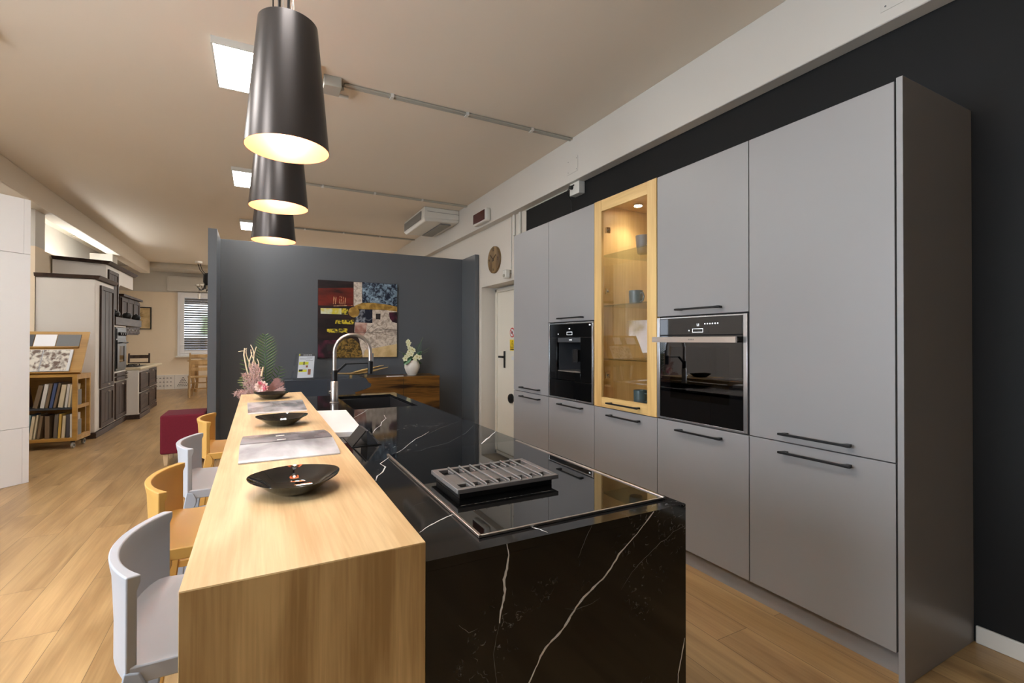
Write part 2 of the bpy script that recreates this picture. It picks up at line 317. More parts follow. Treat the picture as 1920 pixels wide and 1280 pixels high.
for y0, y1, z0, z1 in ((-5, 0, 0, ZC), (2.4, 6.75, 0, ZC), (8.3, 9.0, 0, ZC), (9.0, 11.2, 0, .9), (9.0, 11.2, 2.3, ZC), (11.2, 15.2, 0, ZC), (0, 2.4, 0, .9), (0, 2.4, 2.4, ZC), (6.75, 8.3, 0, .95), (6.75, 8.3, 1.75, ZC)):
    mb.box(-3.2, -3.05, y0, y1, z0, z1)
struct(mb, 'wall_left', 'cool_white', smooth=False)
mb = MB()     # wall at the far end: beige below, white above, with the window opening
WX0, WX1, WZ0, WZ1 = -1.80, -.70, .89, 2.46
for m_, z0, z1 in ((0, 0, 2.49), (1, 2.49, ZC)):
    mb.mat(m_)
    mb.box(-3.2, WX0, 15, 15.2, z0, z1); mb.box(WX1, .5, 15, 15.2, z0, z1); mb.box(2.1, 3.2, 15, 15.2, z0, z1)
mb.mat(0).box(.5, 2.1, 15, 15.2, 0, WZ0); mb.box(.5, 2.1, 15, 15.2, WZ1, 2.49); mb.mat(1).box(.5, 2.1, 15, 15.2, 2.49, ZC); mb.mat(0).box(WX0, WX1, 15, 15.2, 0, WZ0); mb.box(WX0, WX1, 15, 15.2, WZ1, 2.49); mb.mat(1).box(WX0, WX1, 15, 15.2, 2.49, ZC)
struct(mb, 'wall_far', ['beige_paint', 'white_paint'], smooth=False)
mb = MB(); mb.box(-3.2, 3.2, -4.85, -4.7, 0, ZC)
struct(mb, 'wall_back', 'white_paint', smooth=False)
struct(MB().box(XB, XW, -4.7, 15, ZB, ZC), 'trim_1', 'beam_paint', bevel=.006)
# left beam, columns and the low wall behind the brown kitchen
struct(MB().box(-2.5, -2.31, -4.7, 14.2, 2.86, ZC), 'trim_2', 'ceiling_paint', bevel=.01)
struct(MB().box(-3.05, 2.6, 14.2, 14.999, 3.0, ZC), 'trim_3', 'beam_paint', bevel=.01)
mb = MB(); mb.mat(1).box(-2.75, -2.42, 7.9, 8.2, 0, 2.41); mb.mat(0).box(-2.75, -2.42, 7.9, 8.2, 2.41, 2.86)
struct(mb, 'trim_4', ['beam_paint', 'beige_paint'], smooth=False)
mb = MB(); mb.mat(1).box(-2.75, -2.42, 11.4, 11.75, 0, 2.41); mb.mat(0).box(-2.75, -2.42, 11.4, 11.75, 2.41, 2.86)
struct(mb, 'trim_5', ['beam_paint', 'beige_paint'], smooth=False)
mb = MB(); mb.box(-2.62, -2.46, 8.2, 11.4, 0, 2.41)
struct(mb, 'wall_middle', 'beige_paint', smooth=False)
struct(MB().box(XW-.014, XW, -4.7, .865, 0, .072), 'baseboard_right', 'skirting_white', bevel=.004)
struct(MB().box(XW-.012, XW, 4.7, DY0, 0, .07), 'baseboard_door', 'skirting_white', bevel=.003)
# door in its niche
d = thing('door_1', '', 'door', (DX, 5.44, 0)); del d['label'], d['category']; d['kind'] = 'structure'
MB().box(DX, DX+.045, DY0, DY1-.10, 0.01, DZ-.07).build('door_leaf', 'door_white', d, bevel=.003)
mb = MB(); mb.box(DX-.02, DX+.05, DY1-.10, DY1-.06, 0, DZ-.03).box(DX-.02, DX+.05, DY0, DY1-.06, DZ-.07, DZ-.03)
mb.build('door_frame', 'door_white', d, bevel=.003)
mb = MB(); mb.box(DX-.012, DX, 5.575, 5.615, .90, 1.12); mb.cyl((DX-.012, 5.595, 1.045), (DX-.06, 5.595, 1.045), .010); mb.box(DX-.068, DX-.052, 5.53, 5.66, 1.032, 1.058)
mb.build('door_handle', 'black_metal', d, bevel=.003)
mb = MB(); mb.lathe([(.0, -.03), (.055, -.03), (.06, -.02), (.06, 0), (0, 0)], (DX, 5.40, .52), 28, axis='X'); mb.build('round_lock', 'black_metal', d)
MB().box(DX-.034, DX-.03, 5.36, 5.44, .515, .525).build('lock_bar', 'chrome', d)
mb = MB(); mb.mat(0).lathe([(0, -.004), (.062, -.004), (.062, 0), (0, 0)], (DX, 5.385, 1.36), 30, axis='X')
mb.mat(1).lathe([(0, -.0055), (.048, -.0055), (.048, -.004), (0, -.004)], (DX, 5.385, 1.36), 30, axis='X')
mb.mat(2).box(DX-.0068, DX-.0055, 5.365, 5.405, 1.345, 1.375); mb.mat(0).T = Matrix.Translation((DX-.007, 5.385, 1.36)) @ Matrix.Rotation(PI/4, 4, 'X'); mb.box(-.001, .001, -.048, .048, -.006, .006)
wear(mb.build('door_sticker', ['sign_red', 'paper', 'ink'], d), 'round red-ringed prohibition sticker')
mb = MB(); mb.mat(0).box(DX-.004, DX, 5.31, 5.445, 1.13, 1.27)
tri = lambda k, w_: MB.prism
def warn(mb, k, x):
    mb.prism([(5.38-.055*k, 1.205-.035*k), (5.38+.055*k, 1.205-.035*k), (5.38, 1.205+.055*k)], .001, lambda u, v, w: (x-w, u, v))
mb.mat(1); warn(mb, 1, DX-.004); mb.mat(0); warn(mb, .78, DX-.005); mb.mat(1).box(DX-.007, DX-.006, 5.376, 5.384, 1.195, 1.225).box(DX-.007, DX-.006, 5.376, 5.384, 1.184, 1.190).box(DX-.005, DX-.004, 5.33, 5.43, 1.143, 1.155)
wear(mb.build('door_sticker', ['yellow', 'ink'], d), 'yellow sticker with a black warning triangle')
MB().box(DX-.003, DX, 5.34, 5.40, 1.01, 1.055).build('door_sticker', 'paper', d)

# far window with roller shutter
wn = thing('window_1', '', 'w', (-1.25, 15, WZ0)); del wn['label'], wn['category']; wn['kind'] = 'structure'
mb = MB()
def frame(mb, x0, x1, z0, z1, w_, y0, y1):
    mb.box(x0, x0+w_, y0, y1, z0, z1).box(x1-w_, x1, y0, y1, z0, z1).box(x0+w_, x1-w_, y0, y1, z0, z0+w_).box(x0+w_, x1-w_, y0, y1, z1-w_, z1)
frame(mb, -1.85, -.65, .85, 2.50, .06, 14.95, 15.02); frame(mb, -1.79, -.71, .91, 2.44, .085, 14.93, 15.0)
mb.build('window_frame', 'white_laminate', wn, bevel=.004)
MB().box(-1.705, -.795, 14.965, 14.971, .995, 2.355).build('glass_pane', 'clear_glass', wn)
mb = MB(); z = 2.42
while z > .86:
    gap = .022 if 1.38 < z < 2.26 else .001
    mb.hexa([(-1.79, 15.075, z-.06+gap), (-.71, 15.075, z-.06+gap), (-.71, 15.085, z-.06+gap), (-1.79, 15.085, z-.06+gap)], [(-1.79, 15.07, z), (-.71, 15.07, z), (-.71, 15.085, z), (-1.79, 15.085, z)]); z -= .061
mb.build('roller_shutter', 'mid_grey', wn)
MB().box(-1.88, -.6, 14.86, 15, .815, .85).build('window_sill', 'skirting_white', wn, bevel=.004)
mb = MB(); mb.box(-2.06, -.5, 14.895, 14.998, 2.52, 2.90); mb.box(-2.03, -.53, 14.89, 14.895, 2.55, 2.87)
tag(mb.build('shutter_box', 'beam_paint', bevel=.004), 'white roller shutter box above the far window', 'shutter box')
wn = thing('window_5', '', 'w', (1.3, 15, WZ0)); del wn['label'], wn['category']; wn['kind'] = 'structure'  # unseen window added behind the partition to bring daylight to the far end
mb = MB(); frame(mb, .5, 1.3, WZ0, WZ1, .06, 15.0, 15.06); frame(mb, 1.3, 2.1, WZ0, WZ1, .06, 15.0, 15.06); mb.build('window_frame', 'white_laminate', wn, bevel=.004)
MB().box(.56, 2.04, 15.02, 15.026, WZ0+.06, WZ1-.06).build('glass_pane', 'clear_glass', wn)
# left-wall windows: first seen in reflections, last an opening added to light side area
for n_, y0, y1, z0, z1, xs in ((2, 6.75, 8.3, .95, 1.75, -3.05), (3, 0, 2.4, .9, 2.4, -3.05), (4, 9.0, 11.2, .9, 2.3, -3.05)):
    wn = thing('window_%d' % n_, '', 'w', (xs, (y0+y1)/2, z0)); del wn['label'], wn['category']; wn['kind'] = 'structure'
    mb = MB(); m_ = (y0+y1)/2
    for a, b in ((y0, m_), (m_, y1)):
        mb.box(xs-.1, xs-.04, a, a+.05, z0, z1).box(xs-.1, xs-.04, b-.05, b, z0, z1).box(xs-.1, xs-.04, a+.05, b-.05, z0, z0+.05).box(xs-.1, xs-.04, a+.05, b-.05, z1-.05, z1)
    mb.build('window_frame', 'white_laminate', wn, bevel=.003)
    MB().box(xs-.073, xs-.068, y0+.05, y1-.05, z0+.05, z1-.05).build('glass_pane', 'clear_glass', wn)

# low grey partition wall
YP, XL = 6.45, -.39
mb = MB(); mb.mat(0).box(XL-.08, 2.655, YP, YP+.1, 0, 2.43); mb.box(XL-.08, XL, 5.89, YP, 0, 2.43); mb.box(2.60, 2.655, 5.98, YP, 0, 2.43)
struct(mb, 'wall_partition', ['partition_paint'], bevel=.003)

# ---------------------------------------------------------------- tall cabinet run
XC, Y0, HT, ZS = 2.0846, .8989, 2.2266, .805
XBK = XW-.004
def bar_handle(y0, y1, z, parent, x=XC):
    mb = MB(); mb.box(x-.038, x-.028, y0, y1, z-.005, z+.005)
    for y in (y0+.006, y1-.034): mb.hexa([(x-.036, y, z-.006), (x-.036, y+.028, z-.006), (x-.036, y+.028, z+.006), (x-.036, y, z+.006)], [(x, y+.005, z-.005), (x, y+.023, z-.005), (x, y+.023, z+.005), (x, y+.005, z+.005)])
    return mb.build('handle', 'black_metal', parent, bevel=.0015)
def front(name, y0, y1, z0, z1, parent, m='cabinet_grey'):
    return MB().box(XC, XC+.02, y0+.0022, y1-.0022, z0+.0022, z1-.0022).build(name, m, parent, bevel=.0012)
def carcass(y0, y1, z0, z1, parent):
    return MB().box(XC+.022, XBK, y0+.0005, y1-.0005, z0, z1).build('body', 'carcass_dark', parent)
def plinth(y0, y1, parent):
    return MB().box(XC+.055, XC+.07, y0, y1, 0, .104).build('plinth', 'cabinet_grey', parent)
# A refrigerator housing
t = thing('tall_cabinet', 'matt grey two-door cabinet at the near end of the tall run', 'cabinet', (XC+.3, Y0+.3, 0), 0, 'tall grey cabinets')
carcass(Y0, Y0+.6, .104, HT-.002, t); plinth(Y0, Y0+.6, t)
o = front('door', Y0, Y0+.6, ZS, HT, t); bar_handle(1.038, 1.335, .844, o)
o = front('door', Y0, Y0+.6, .105, ZS, t); bar_handle(1.038, 1.335, .763, o)
# B oven
t = thing('tall_cabinet', 'matt grey cabinet with the built-in oven between its two doors', 'cabinet', (XC+.3, Y0+.9, 0), 0, 'tall grey cabinets')
MB().box(XC+.022, XBK, Y0+.6005, Y0+1.1995, .104, ZS).box(XC+.022, XBK, Y0+.6005, Y0+1.1995, 1.396, HT-.002).box(XC+.022, XBK, Y0+.6005, Y0+.604, ZS, 1.396).box(XC+.022, XBK, Y0+1.196, Y0+1.1995, ZS, 1.396).box(XBK-.01, XBK, Y0+.604, Y0+1.196, ZS, 1.396).build('body', 'carcass_dark', t)
plinth(Y0+.6, Y0+1.2, t)
o = front('door', Y0+.6, Y0+1.2, 1.398, HT, t); bar_handle(1.638, 1.935, 1.432, o)
o = front('door', Y0+.6, Y0+1.2, .105, ZS-.001, t); bar_handle(1.638, 1.935, .762, o)
# C glass cabinet
CY0, CY1 = Y0+1.2, Y0+1.8
t = thing('display_cabinet', 'oak-framed glass display cabinet with lit shelves above a grey door', 'cabinet', (XC+.3, Y0+1.5, 0))
mb = MB(); mb.box(XC+.022, XBK, CY0+.001, CY0+.02, ZS, HT).box(XC+.022, XBK, CY1-.02, CY1-.001, ZS, HT).box(XBK-.012, XBK, CY0+.02, CY1-.02, ZS, HT).box(XC+.022, XBK-.012, CY0+.02, CY1-.02, ZS, ZS+.02).box(XC+.022, XBK-.012, CY0+.02, CY1-.02, HT-.02, HT)
wear(mb.build('body', 'oak_inside', t), 'oak-lined open interior')
MB().box(XC+.022, XBK, CY0+.0005, CY1-.0005, .104, ZS-.001).build('base_body', 'carcass_dark', t); plinth(CY0, CY1, t)
mb = MB(); a, b, fwid = CY0+.003, CY1-.003, .078
mb.mat(0).box(XC-.002, XC+.02, a, a+fwid, ZS, HT).box(XC-.002, XC+.02, b-fwid, b, ZS, HT); mb.mat(1).box(XC-.0015, XC+.02, a+fwid, b-fwid, HT-.078, HT-.0005).box(XC-.0015, XC+.02, a+fwid, b-fwid, ZS+.0005, ZS+.068)
dr = wear(mb.build('door', ['oak_frame', 'oak_frame_h'], t, bevel=.0015), 'oak-framed glass door')
MB().box(XC+.006, XC+.010, a+fwid-.004, b-fwid+.004, ZS+.064, HT-.074).build('glass_pane', 'clear_glass', dr)
bar_handle(2.229, 2.532, .842, dr, XC-.002)
for z in (1.02, 1.60, 2.02): mb = MB(); mb.box(XC+.03, XC+.06, b-fwid-.02, b-fwid-.004, z-.02, z+.02).cyl((XC+.045, b-fwid-.03, z), (XC+.045, b-fwid-.004, z), .009, n=10); mb.build('hinge', 'chrome', dr)
for z in (1.13, 1.50, 1.853): MB().box(XC+.05, XBK-.014, CY0+.022, CY1-.022, z-.004, z+.004).build('glass_shelf', 'shelf_glass', t, bevel=.001)
o = front('door', CY0, CY1, .105, ZS-.002, t); bar_handle(2.229, 2.532, .761, o)
mb = MB(); mb.lathe([(0, 0), (.032, 0), (.034, .004), (.034, .012), (0, .012)], (XC+.24, CY0+.42, HT-.033), 24); o = mb.build('spotlight', 'chrome', t)
MB().lathe([(0, -.002), (.026, -.002), (.026, .0), (0, 0)], (XC+.24, CY0+.42, HT-.033), 24).build('lens', 'spot_led', o)
sp = bpy.data.lights.new('cabinet_spot', 'SPOT'); sp.energy = 7; sp.color = (1, .84, .62); sp.spot_size = 2.3; sp.spot_blend = .8; sp.shadow_soft_size = .02
so = bpy.data.objects.new('cabinet_spot', sp); C.objects.link(so); so.location = (XC+.24, CY0+.42, HT-.045)
# D coffee machine housing
t = thing('tall_cabinet', 'matt grey cabinet housing the coffee machine', 'cabinet', (XC+.3, Y0+2.1, 0), 0, 'tall grey cabinets')
MB().box(XC+.022, XBK, Y0+1.8005, Y0+2.3995, .104, ZS).box(XC+.022, XBK, Y0+1.8005, Y0+2.3995, 1.398, HT-.002).box(XC+.022, XBK, Y0+1.8005, Y0+1.804, ZS, 1.398).box(XC+.022, XBK, Y0+2.396, Y0+2.3995, ZS, 1.398).box(XBK-.01, XBK, Y0+1.804, Y0+2.396, ZS, 1.398).build('body', 'carcass_dark', t)
plinth(Y0+1.8, Y0+2.4, t)
o = front('door', Y0+1.8, Y0+2.4, 1.402, HT, t); bar_handle(2.81, 3.13, 1.430, o)
o = front('door', Y0+1.8, Y0+2.4, .105, ZS-.001, t); bar_handle(2.815, 3.13, .767, o)
# E
t = thing('tall_cabinet', 'matt grey two-door cabinet at the far end beside the white door niche', 'cabinet', (XC+.3, Y0+2.7, 0), 0, 'tall grey cabinets')
carcass(Y0+2.4, Y0+3.0, .104, HT-.002, t); plinth(Y0+2.4, Y0+3.0, t)
o = front('door', Y0+2.4, Y0+3.0, ZS, HT, t); bar_handle(3.415, 3.743, .844, o)
o = front('door', Y0+2.4, Y0+3.0, .105, ZS, t); bar_handle(3.412, 3.743, .766, o)
tag(MB().box(XC-.003, XBK, Y0-.026, Y0-.005, 0, HT+.006).build('end_panel', 'cabinet_grey', bevel=.0012), 'tall grey side panel closing the near end of the cabinet run', 'panel')
tag(MB().box(XC+.02, XBK, Y0+3.002, Y0+3.02, 0, HT).build('end_panel', 'cabinet_grey', bevel=.0012), 'grey side panel closing the far end of the cabinet run', 'panel')

# oven
t = thing('built_in_oven', 'black glass built-in oven with a steel handle', 'oven', (XC+.2, Y0+.9, ZS))
OY0, OY1 = Y0+.605, Y0+1.195
mb = MB(); mb.box(XC+.02, XC+.5, OY0, OY1, ZS+.006, .82).box(XC+.02, XC+.5, OY0, OY1, 1.25, 1.386).box(XC+.02, XC+.5, OY0, OY0+.02, .82, 1.25).box(XC+.02, XC+.5, OY1-.02, OY1, .82, 1.25).box(XC+.48, XC+.5, OY0+.02, OY1-.02, .82, 1.25)
mb.build('body', 'carcass_dark', t)
mb = MB(); mb.box(XC-.006, XC+.02, OY0, OY0+.022, ZS+.006, 1.392).box(XC-.006, XC+.02, OY1-.022, OY1, ZS+.006, 1.392).box(XC-.002, XC+.02, OY0+.022, OY1-.022, 1.384, 1.392).box(XC-.004, XC+.02, OY0+.022, OY1-.022, ZS+.004, ZS+.014)
mb.build('trim', 'trim_aluminium', t, bevel=.001)
cp = MB().box(XC-.004, XC+.02, OY0+.024, OY1-.024, 1.292, 1.383).build('control_panel', 'black_glass', t, bevel=.001)
yc = (OY0+OY1)/2
mb = MB(); mb.mat(0)
fx = XC-.0046
mb.box(fx, fx+.0004, yc-.008, yc-.004, 1.345, 1.350).box(fx, fx+.0004, yc+.002, yc+.006, 1.345, 1.350).box(fx, fx+.0004, yc-.008, yc+.006, 1.338, 1.341)
for k in range(6): mb.box(fx, fx+.0004, yc-.05-k*.016, yc-.043-k*.016, 1.346, 1.352)
frame_y = lambda mb, y0, y1, z0, z1, w_: mb.box(fx, fx+.0004, y0, y1, z0, z0+w_).box(fx, fx+.0004, y0, y1, z1-w_, z1).box(fx, fx+.0004, y0, y0+w_, z0, z1).box(fx, fx+.0004, y1-w_, y1, z0, z1)
frame_y(mb, yc-.034, yc+.036, 1.304, 1.324, .002); mb.box(fx, fx+.0004, yc+.056, yc+.062, 1.311, 1.317)
mb.build('display', 'screen_white', cp)
dr = MB().box(XC-.004, XC+.014, OY0+.026, OY1-.026, ZS+.016, 1.288)
# door as a frame with a dark window
mb = MB(); x0, x1 = XC-.004, XC+.014; a, b = OY0+.026, OY1-.026
mb.box(x0, x1, a, a+.075, ZS+.016, 1.286).box(x0, x1, b-.075, b, ZS+.016, 1.286).box(x0, x1, a+.075, b-.075, ZS+.016, .935).box(x0, x1, a+.075, b-.075, 1.225, 1.286)
dr = mb.build('oven_door', 'black_glass', t)
MB().box(x0, x0+.004, a+.075, b-.075, .935, 1.225).build('glass_pane', 'oven_glass', dr)
mb = MB(); mb.box(XC-.052, XC-.040, OY0+.03, OY1-.006, 1.250, 1.280); mb.box(XC-.042, XC-.004, OY0+.05, OY0+.066, 1.256, 1.274).box(XC-.042, XC-.004, OY1-.066, OY1-.05, 1.256, 1.274)
mb.mat(1)
for k in range(5): mb.box(XC-.0526, XC-.052, yc-.015+k*.008, yc-.011+k*.008, 1.262, 1.269)
mb.build('handle', ['steel', 'mid_grey'], dr, bevel=.002)
mb = MB()
for z in (1.05, .985):
    mb.box(XC+.05, XC+.42, OY0+.05, OY0+.056, z, z+.006).box(XC+.05, XC+.42, OY1-.056, OY1-.05, z, z+.006).box(XC+.05, XC+.056, OY0+.05, OY1-.05, z, z+.006)
for k in range(14): mb.box(XC+.05, XC+.42, OY0+.08+k*.034, OY0+.083+k*.034, 1.05, 1.054)
mb.build('oven_rack', 'chrome', t)

# coffee machine
t = thing('coffee_machine', 'black glass built-in coffee machine with a steel trim', 'coffee machine', (XC+.2, Y0+2.1, ZS))
KY0, KY1 = Y0+1.806, Y0+2.394
mb = MB(); a0, a1 = KY0+.16, KY1-.12    # recess between
mb.box(XC+.02, XC+.45, KY0, a0, .955, 1.39).box(XC+.02, XC+.45, a1, KY1, .955, 1.39).box(XC+.02, XC+.45, a0, a1, 1.275, 1.39).box(XC+.02, XC+.45, a0, a1, .955, 1.02).box(XC+.30, XC+.45, a0, a1, 1.02, 1.275)
mb.build('body', 'dark_grey', t)
mb = MB(); mb.box(XC-.006, XC+.02, KY0, KY0+.018, ZS+.006, 1.396).box(XC-.006, XC+.02, KY1-.018, KY1, ZS+.006, 1.396).box(XC-.004, XC+.02, KY0+.018, KY1-.018, 1.386, 1.396).box(XC-.004, XC+.02, KY0+.018, KY1-.018, ZS+.004, ZS+.014)
mb.build('trim', 'trim_aluminium', t, bevel=.001)
cp = MB().box(XC-.002, XC+.02, KY0+.02, KY1-.02, 1.285, 1.385).build('control_panel', 'black_glass', t, bevel=.001)
yk = (KY0+KY1)/2; fx = XC-.0026
mb = MB(); frame_y(mb, yk-.035, yk+.035, 1.302, 1.325, .002); mb.box(fx, fx+.0004, yk-.008, yk-.002, 1.345, 1.353).box(fx, fx+.0004, yk+.002, yk+.008, 1.345, 1.353).box(fx, fx+.0004, yk+.15, yk+.158, 1.306, 1.313).box(fx, fx+.0004, KY0+.034, KY0+.05, 1.368, 1.376)
mb.build('display', 'screen_white', cp)
mb = MB(); mb.box(XC, XC+.02, KY0+.02, a0-.002, .957, 1.282).box(XC, XC+.02, a1+.002, KY1-.02, .957, 1.282).box(XC+.002, XC+.02, a0, a1, .957, 1.02)
mb.build('side_cover', 'black_glass', t, bevel=.001)
hd = MB().box(XC+.004, XC+.12, a0+.002, a1-.002, 1.245, 1.282).build('dispenser_head', 'dark_grey', t, bevel=.003)
mb = MB(); fx = XC+.0036; mb.box(fx, fx+.0004, yk-.02, yk+.012, 1.262, 1.266).box(fx, fx+.0004, yk-.02, yk-.016, 1.259, 1.27); mb.build('badge', 'screen_white', hd)
mb = MB(); mb.box(XC+.02, XC+.09, a0+.06, a0+.12, 1.10, 1.19); o = mb.build('milk_spout', 'black_metal', t, bevel=.004)
mb = MB(); x_ = XC+.018; ya, yb = a0+.055, a0+.125
mb.box(x_-.002, x_, ya, ya+.005, 1.095, 1.195).box(x_-.002, x_, yb-.005, yb, 1.095, 1.195).box(x_-.002, x_, ya, yb, 1.095, 1.10).box(x_-.002, x_, ya, yb, 1.19, 1.195); mb.build('chrome_rim', 'chrome', o)
MB().tube([(XC+.05, a0+.05, 1.18), (XC+.05, a0+.03, 1.22), (XC+.05, a0+.02, 1.25)], .004).build('milk_tube', 'black_metal', t)
MB().box(XC+.008, XC+.2, a0+.003, a1-.003, 1.02, 1.028).build('drip_tray', 'steel', t, bevel=.001)
tag(MB().box(XC-.002, XC+.3, KY0+.02, KY1-.02, ZS+.016, .952).build('warming_drawer', 'black_glass', bevel=.001), 'black glass drawer under the coffee machine', 'drawer')

# cups in the display cabinet
def cup(loc, r0, r1, h, m, label, handle=False, name='mug', rings=False):
    t = thing(name, label, 'cup' if name == 'cup' else 'mug', loc)
    n = 12; prof = [(0, 0), (r0, 0)]+[(r0+(r1-r0)*(k/n)**.6+(.0015*(k % 2) if rings else 0), h*k/n) for k in range(1, n+1)]+[(r1-.005, h), (r0-.003, .008), (0, .008)]
    MB().lathe(prof, (0, 0, 0), 28).build('cup_body', m, t, local=True)
    if handle:
        MB().tube([(0, -r1*.93, h*.82), (0, -r1-.022, h*.80), (0, -r1-.032, h*.55), (0, -r1-.022, h*.28), (0, -r1*.95, h*.22)], .0055).build('cup_handle', m, t, local=True)
cup((XC+.26, 2.49, 1.8575), .036, .052, .125, 'mug_grey', 'grey ribbed beaker on the top glass shelf', name='cup', rings=True)
cup((XC+.22, 2.52, 1.5045), .043, .047, .10, 'mug_teal', 'dark teal mug with a handle on the middle glass shelf', True)
cup((XC+.20, 2.455, ZS+.0205), .043, .045, .10, 'mug_teal', 'dark mug at the bottom of the display cabinet', True)

# ---------------------------------------------------------------- island
IX0, IX1, IX2, IY0, IY1, ZK, ZW = -.105, .281, .967, .875, 3.84, .842, .879
t = thing('breakfast_bar', 'oak breakfast bar with a waterfall end facing the camera', 'bar', ((IX0+IX1)/2, IY0, 0))
mb = MB(); e = .03
MB().box(IX0, IX1-.0008, IY0+.0006, IY1, ZW-.03, ZW).build('bar_top', 'oak_top', t, bevel=.0008)
MB().box(IX0, IX1-.0008, IY0, IY0+e, 0, ZW-.0015).build('end_panel', 'oak_end', t, bevel=.0008)
MB().box(IX0, IX1-.0008, IY1-e, IY1-.0005, 0, ZW-.031).build('end_panel', 'oak_end', t)
t = thing('kitchen_island', 'black veined stone kitchen island with hob and sink', 'kitchen island', ((IX1+IX2)/2, IY0, 0))
SX0, SX1, SY0, SY1 = .512, .905, 2.99, 3.73      # sink opening
def strip(mb, pts, wd, fn, jag=.0, sub=3):
    """a vein: tapering ribbon along pts"""
    P = []
    for i in range(len(pts)-1):
        for k in range(sub):
            f = k/sub; P.append(Vector((pts[i][0]*(1-f)+pts[i+1][0]*f, pts[i][1]*(1-f)+pts[i+1][1]*f))+Vector((random.uniform(-jag, jag), random.uniform(-jag, jag))))
    P.append(Vector(pts[-1])); n = len(P); vs = []
    for i, p in enumerate(P):
        d = (P[min(i+1, n-1)]-P[max(i-1, 0)]).normalized(); q = Vector((-d.y, d.x)); ww = wd*(.35+.65*math.sin(PI*min(1, max(.08, i/(n-1)))))*random.uniform(.6, 1.3)/2
        vs += [fn(*(p-q*ww*.6)), fn(*(p+q*ww*.6))]
    mb.add(vs, [(2*i, 2*i+1, 2*i+3, 2*i+2) for i in range(n-1)])
mb = MB()
for x0, x1, y0, y1 in ((IX1, SX0, IY0, IY1), (SX1, IX2, IY0, IY1), (SX0, SX1, IY0, SY0), (SX0, SX1, SY1, IY1)): mb.box(x0, x1, y0, y1, ZK-.02, ZK)
TOPV = [(0.008, [(0.413, 1.716), (0.366, 1.64), (0.372, 1.591), (0.351, 1.537), (0.325, 1.496), (0.31, 1.447)]), (0.0045, [(0.454, 1.767), (0.5, 1.832), (0.554, 1.925), (0.593, 1.988), (0.634, 2.031), (0.69, 2.112)]), (0.007, [(0.411, 1.08), (0.383, 1.067), (0.358, 1.051), (0.334, 1.035), (0.311, 1.014)]), (0.005, [(0.542, 0.926), (0.551, 0.907), (0.557, 0.884)]), (0.012, [(0.967, 1.982), (0.884, 1.874), (0.847, 1.831), (0.796, 1.763)]), (0.006, [(0.454, 2.677), (0.512, 2.795), (0.553, 2.888), (0.587, 2.968)]), (0.007, [(0.62, 2.694), (0.605, 2.579), (0.558, 2.471), (0.533, 2.38), (0.488, 2.292), (0.455, 2.192)]), (0.0012, [(0.463, 1.681), (0.577, 1.792), (0.684, 1.845), (0.824, 1.999), (0.953, 2.195)]), (0.0012, [(0.658, 2.045), (0.787, 2.198), (0.912, 2.305), (0.986, 2.341)]), (0.0012, [(0.707, 2.467), (0.82, 2.548), (0.883, 2.601), (0.93, 2.599)]), (0.0014, [(0.327, 1.164), (0.355, 1.189), (0.386, 1.2), (0.409, 1.226)]), (0.0012, [(0.337, 1.68), (0.423, 1.711), (0.438, 1.72)])]
FRV = [(0.009, [(0.452, 0.841), (0.457, 0.818), (0.453, 0.791), (0.446, 0.771), (0.448, 0.749), (0.445, 0.728), (0.439, 0.708), (0.436, 0.684)]), (0.0013, [(0.436, 0.684), (0.428, 0.657), (0.423, 0.626), (0.426, 0.588), (0.43, 0.565)]), (0.009, [(0.858, 0.841), (0.83, 0.818), (0.804, 0.797), (0.771, 0.775), (0.747, 0.758), (0.723, 0.732), (0.7, 0.713), (0.672, 0.698), (0.647, 0.685), (0.625, 0.667), (0.611, 0.651), (0.597, 0.635), (0.583, 0.624), (0.562, 0.612), (0.545, 0.601), (0.534, 0.587), (0.522, 0.566), (0.505, 0.54), (0.496, 0.521), (0.487, 0.491)]), (0.0018, [(0.962, 0.787), (0.922, 0.779), (0.9, 0.765), (0.882, 0.762), (0.856, 0.748), (0.813, 0.725), (0.788, 0.709), (0.755, 0.675)]), (0.006, [(0.963, 0.503), (0.956, 0.478), (0.948, 0.446), (0.94, 0.419), (0.939, 0.389)]), (0.0018, [(0.669, 0.84), (0.655, 0.821), (0.647, 0.805), (0.64, 0.792), (0.631, 0.776)]), (0.0013, [(0.347, 0.704), (0.369, 0.684), (0.387, 0.687)]), (0.0012, [(0.597, 0.672), (0.625, 0.662), (0.669, 0.665), (0.692, 0.672)])]
for wd, ps in TOPV:
    mb.mat(1 if wd > .002 else 2); strip(mb, ps, wd, lambda x, y: (x, y, ZK+.0003), .001)
mb.build('worktop', ['black_quartz', 'vein', 'hair_vein'], t)
mb = MB(); mb.box(IX1, IX2, IY0, IY0+.02, 0, ZK-.0203)
for wd, ps in FRV:
    mb.mat(1 if wd > .002 else 2); strip(mb, ps, wd, lambda x, z: (x, IY0-.0004, z), .0008)
mb.build('end_panel', ['black_quartz', 'vein', 'hair_vein'], t)
MB().box(IX1, IX2, IY1-.02, IY1, 0, ZK-.0203).build('end_panel', 'black_quartz', t)
MB().box(IX1, IX1+.02, IY0+.031, IY1-.021, .0, ZK-.021).build('back_panel', 'cabinet_grey', t)
mb = MB(); mb.box(IX1+.021, IX2-.03, IY0+.021, SY0-.04, .1, ZK-.06); mb.build('body', 'carcass_dark', t)
MB().box(IX2-.08, IX2-.06, IY0+.021, IY1-.021, 0, .1).build('plinth', 'cabinet_grey', t)
for k in range(5):
    y0 = IY0+.03+k*.58; o = MB().box(IX2-.028, IX2-.008, y0+.002, y0+.578, .105, ZK-.03).build('door', 'cabinet_grey', t, bevel=.001)
